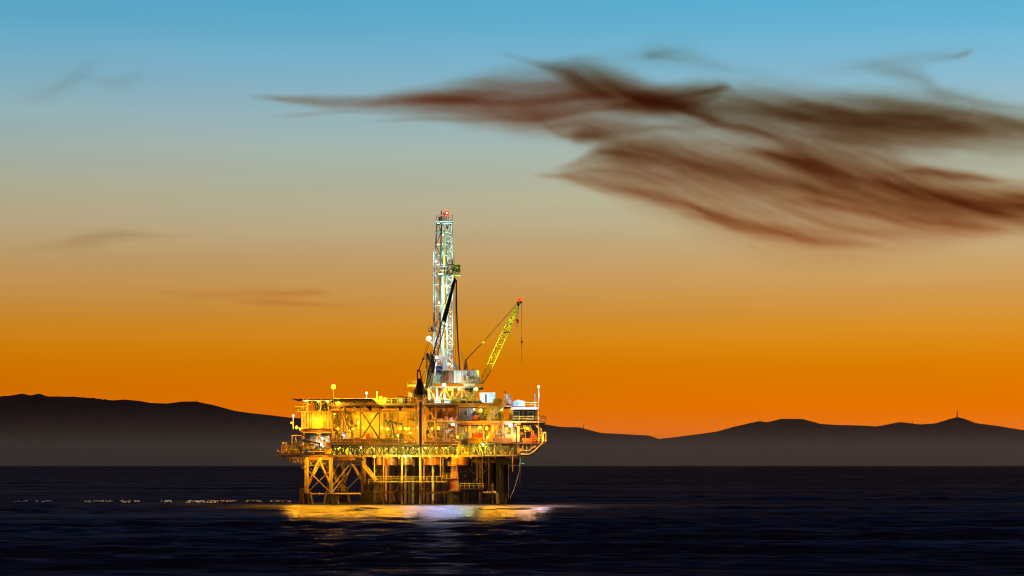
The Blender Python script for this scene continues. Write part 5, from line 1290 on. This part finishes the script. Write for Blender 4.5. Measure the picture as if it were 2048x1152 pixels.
# bays
for px, py, Y, c, r, lab in (
    (676, 857.5, -2.2, SOD, .38, 'orange lamp in the left bay below the pipes'), (706, 858, -1.8, SOD, .36, 'orange lamp just left of the yellow vessel'),
    (669, 828, .5, SOD, .24, 'small orange lamp at the top of the left bay'), (687, 871, 0, WHT, .22, 'small white lamp low in the left bay'),
    (716, 846, .8, AMB, .3, 'lamp before the yellow vessel'), (726.5, 856, 3.5, AMB, .34, 'small lamp at the left edge of the X braced bay'), (745, 832, 4, AMB, .3, 'small lamp high behind the X brace'),
    (763.5, 856, 3.5, AMB, .34, 'small orange lamp right of the X brace'), (775, 857.5, 3, AMB, .5, 'orange lamp left of the pumpjacks'), (800, 857, -1.8, SOD, .46, 'orange lamp below the pumpjack beams'),
    (811.5, 857.5, 3.4, AMB, .5, 'orange lamp right of the pumpjacks'), (817.7, 857.5, -1.5, SOD, .36, 'orange lamp nearest the crane pedestal on its left'), (835.2, 855, -.8, YEL, .18, 'tiny lamp on the column at the crane pedestal'),
    (820, 865.5, 1.2, YEL, .22, 'small lamp below the pair right of the pumpjacks'), (795.5, 871, -.9, YEL, .32, 'upright bright tube lamp on the front rail under the pumpjacks'),
    (864, 857, -2.0, SOD, .34, 'orange lamp right of the crane pedestal'), (877, 856.5, -2.2, SOD, .46, 'bright orange lamp under the brown wall panel'), (906, 849, -.6, WHT, .5, 'big white floodlight under the brown wall panel'),
    (915, 873.8, -.7, SOD, .3, 'orange lamp low at the dark column'), (960.5, 855, -2.6, SOD, .5, 'bright orange lamp at the left of the lower stair'), (973.5, 856.5, -3.6, SOD, .5, 'bright orange lamp over the lower stair'),
    (975, 874.5, -2.9, SOD, .34, 'orange lamp at the foot of the lower stair'), (1020.3, 850.8, -2.4, WHT, .56, 'big white floodlight under the deckhouse'), (1014, 858, -2.4, SOD, .36, 'orange lamp left of the big white floodlight below the deckhouse'),
    (1055, 857, -2.4, SOD, .46, 'orange lamp below the right window of the deckhouse'), (1085.8, 874.5, -1.3, SOD, .26, 'small orange lamp at the far right rail'),
    (966, 889, -1.5, GRN, .4, 'flat bright lamp under the yellow skip'), (962, 820, 3, YEL, .36, 'lamp in the yellow bay left of the upper stair'), (985, 826, 3, YEL, .34, 'lamp in the yellow bay behind the upper stair'), (1002, 818, 2, YEL, .3, 'lamp at the head of the upper stair'),
    (948, 818.5, -.9, WHT, .14, 'tiny white lamp over the grey container')):
    lamp(px, py, Y, c, r, A*1.2, lab)
# under the cellar deck and in the cellar
for k, px in enumerate((680, 700, 722, 743, 765, 786, 806, 827, 851, 872, 893, 925, 950)):
    lamp(px, 895.5, 6 if k % 2 else 3.5, GRN if k % 3 else YEL, .18, A*9, 'greenish cellar lamp, %s from the left behind the lower truss' % ('first','second','third','fourth','fifth','sixth','seventh','eighth','ninth','tenth','eleventh','twelfth','last')[k], group='cellar lamps')
lamp(748.6, 913.2, -3, SOD, .36, A*3, 'orange lamp under the cellar deck at the left shield'); lamp(810, 913, -3, GRN, .4, A*1.6, 'green tinted lamp under the cellar deck')
lamp(859, 913, -2.4, SOD, .3, A*2.6, 'small orange lamp over the wide orange splash shield'); lamp(913, 913.5, -2.8, SOD, .32, A*2.6, 'orange lamp above the flared leg')
lamp(641, 918, -1.5, SOD, .34, A*3.2, 'yellow lamp among the pipework below the lower left deck'); lamp(676, 917, 12, SOD, .34, A*3, 'orange lamp under the lower left deck by the yellow leg')
lamp(720, 915.8, 12, SOD, .26, A, 'orange lamp deep under the cellar deck')
# added spots: the water row and derrick trio have no lamp, others sit at lamps
def beam(px, py, Y, target, col, power, cone=55, blend=.9):
    l = bpy.data.lights.new('added_beam', 'SPOT'); l.energy = power; l.color = col; l.spot_size = R(cone); l.spot_blend = blend; l.shadow_soft_size = .35
    o = link(bpy.data.objects.new('added_beam', l)); o.location = P(px, py, Y)
    d = Vector(target) - o.location; o.rotation_euler = d.to_track_quat('-Z', 'Y').to_euler()
BP = 5.2e5
WB = [(588+k*17.5, 880, 592+k*17.5, -36, SOD if k < 13 else (1, .6, .2), .27 if k < 13 else .22) for k in range(15)]  # spots added along the deck edge to brighten the water strip
WB += [(575, 880, 565, -34, SOD, .12)] + [(850+k*17.5, 880, 850+k*17.5, -36, ((.95, .85, .75), WHT, WHT, (.65, .95, 1), (.6, 1, .8), GRN)[k], (.15, .14, .15, .15, .15, .15)[k]) for k in range(6)]
WB += [(975+k*17, 880, 975+k*17, -36, SOD if k < 4 else (1, .55, .15), .24) for k in range(6)] + [(1083, 860, 1078, -34, (1, .62, .35), .2), (1084, 850, 1105, -32, WHT, .12)]
for px, py, tpx, ty, col, k in WB:
    beam(px, py, -3.4, ((tpx-1024)*MPP, ty, 0), col, BP*k, 46, 1)
beam(582.5, 846, -.6, ((330-1024)*MPP, 4, 0), (1, .72, .45), 2.2e4, 34)   # out along the swell at left
beam(952.5, 777.5, -3.4, P(1006, 680, 10), (.8, 1, .08), 6e4, 44)          # up along the yellow boom
beam(952.5, 779.5, -3.4, P(985, 796, 3), WHT, 4.5e3, 60)            # on the white cabin
beam(1077.6, 774.6, -3.6, P(1048, 818, 0), WHT, 8e3, 70)        # on the deckhouse
beam(888.4, 771, -1, P(880, 800, 1), WHT, 2.2e4, 80); beam(888.4, 769, -1.2, P(920, 752, 2), WHT, 3e3, 80)
for a_, b_ in ((740, 600), (640, 520), (560, 450)): beam(880, a_, GY-4.5, P(890, b_, GY), (.5, 1, .78), 3.3e4, 60)  # cool spots added to brighten the derrick, no lamp stands there
beam(857.6, 678.5, GY-3.4, P(862, 745, 5), WHT, 9e3, 60)
beam(733.3, 787, -2, P(770, 800, 1), YEL, 3e4, 80); beam(667, 775, -2.2, P(690, 802, -2), SOD, 5e4, 110)
beam(633.5, 842, -2.6, P(632, 850, 0), SOD, 3e3, 120)
# red lights
RED = (1.0, .02, .004)
def redlight(px, py, Y, r, s, label, base=None, group=None):
    t = Thing('warning_light', label, 'warning light', P(px, base or py+2, Y), group)
    m = MB(); m.ball(P(px, py, Y), r, 10, 6); t.part('lens', m, lampmat(RED, s), smooth=True)
    m = MB(); m.bar((px, py, Y+r*.5), (px, base or py+2, Y+r*.5), r*.45, n=8); t.part('base', m, 'dark')
redlight(893.7, 426, GY-1, .62, 4.5, 'large red light on the derrick crown', base=432, group='red aviation lights')
redlight(1038.6, 600, KY-4, .48, 4.5, 'red light at the tip of the yellow crane boom', base=603, group='red aviation lights')
redlight(667.3, 764.5, -1, .3, 4.5, 'red light above the large orange lamp', base=771, group='red aviation lights')
lamp(893.7, 425.5, GY-1.75, (1.0,.75,.3), .2, 30, 'bright yellow core lamp in the red crown light', group='red aviation lights')
ordn = ['first','second','third','fourth','fifth','sixth','seventh','eighth','ninth','tenth','eleventh','twelfth']
for k, px in enumerate((595, 606.8, 618.3, 631.2, 643.3, 656.3, 683.4, 697.7, 712.4, 726.3, 740.6)):
    redlight(px, 796.6, -2.8, .15, 6, 'small red perimeter light, %s from the left along the helideck edge' % ordn[k], base=797.4, group='red helideck perimeter lights')

# distant green lit craft on the horizon
bt = Thing('distant_boat', 'tiny far boat with green lights on the horizon right of the dark leg', 'boat', ((1044-1024)*sc(8000), 8000, 0))
S8 = 8000
m = MB(); m.box(1039.5, 1048.5, 929.2, 930.6, S8, S8+12); bt.part('hull', m, 'dark'); m = MB(); m.box(1042, 1046, 928, 929.1, S8+2, S8+9); bt.part('wheelhouse', m, 'white')
for px in (1040.3, 1044, 1045.8, 1047.8): m = MB(); m.ball(P(px, 927, S8-2), 1.0, 8, 5); bt.part('deck_light', m, lampmat((.15,1,.6), 2.0))
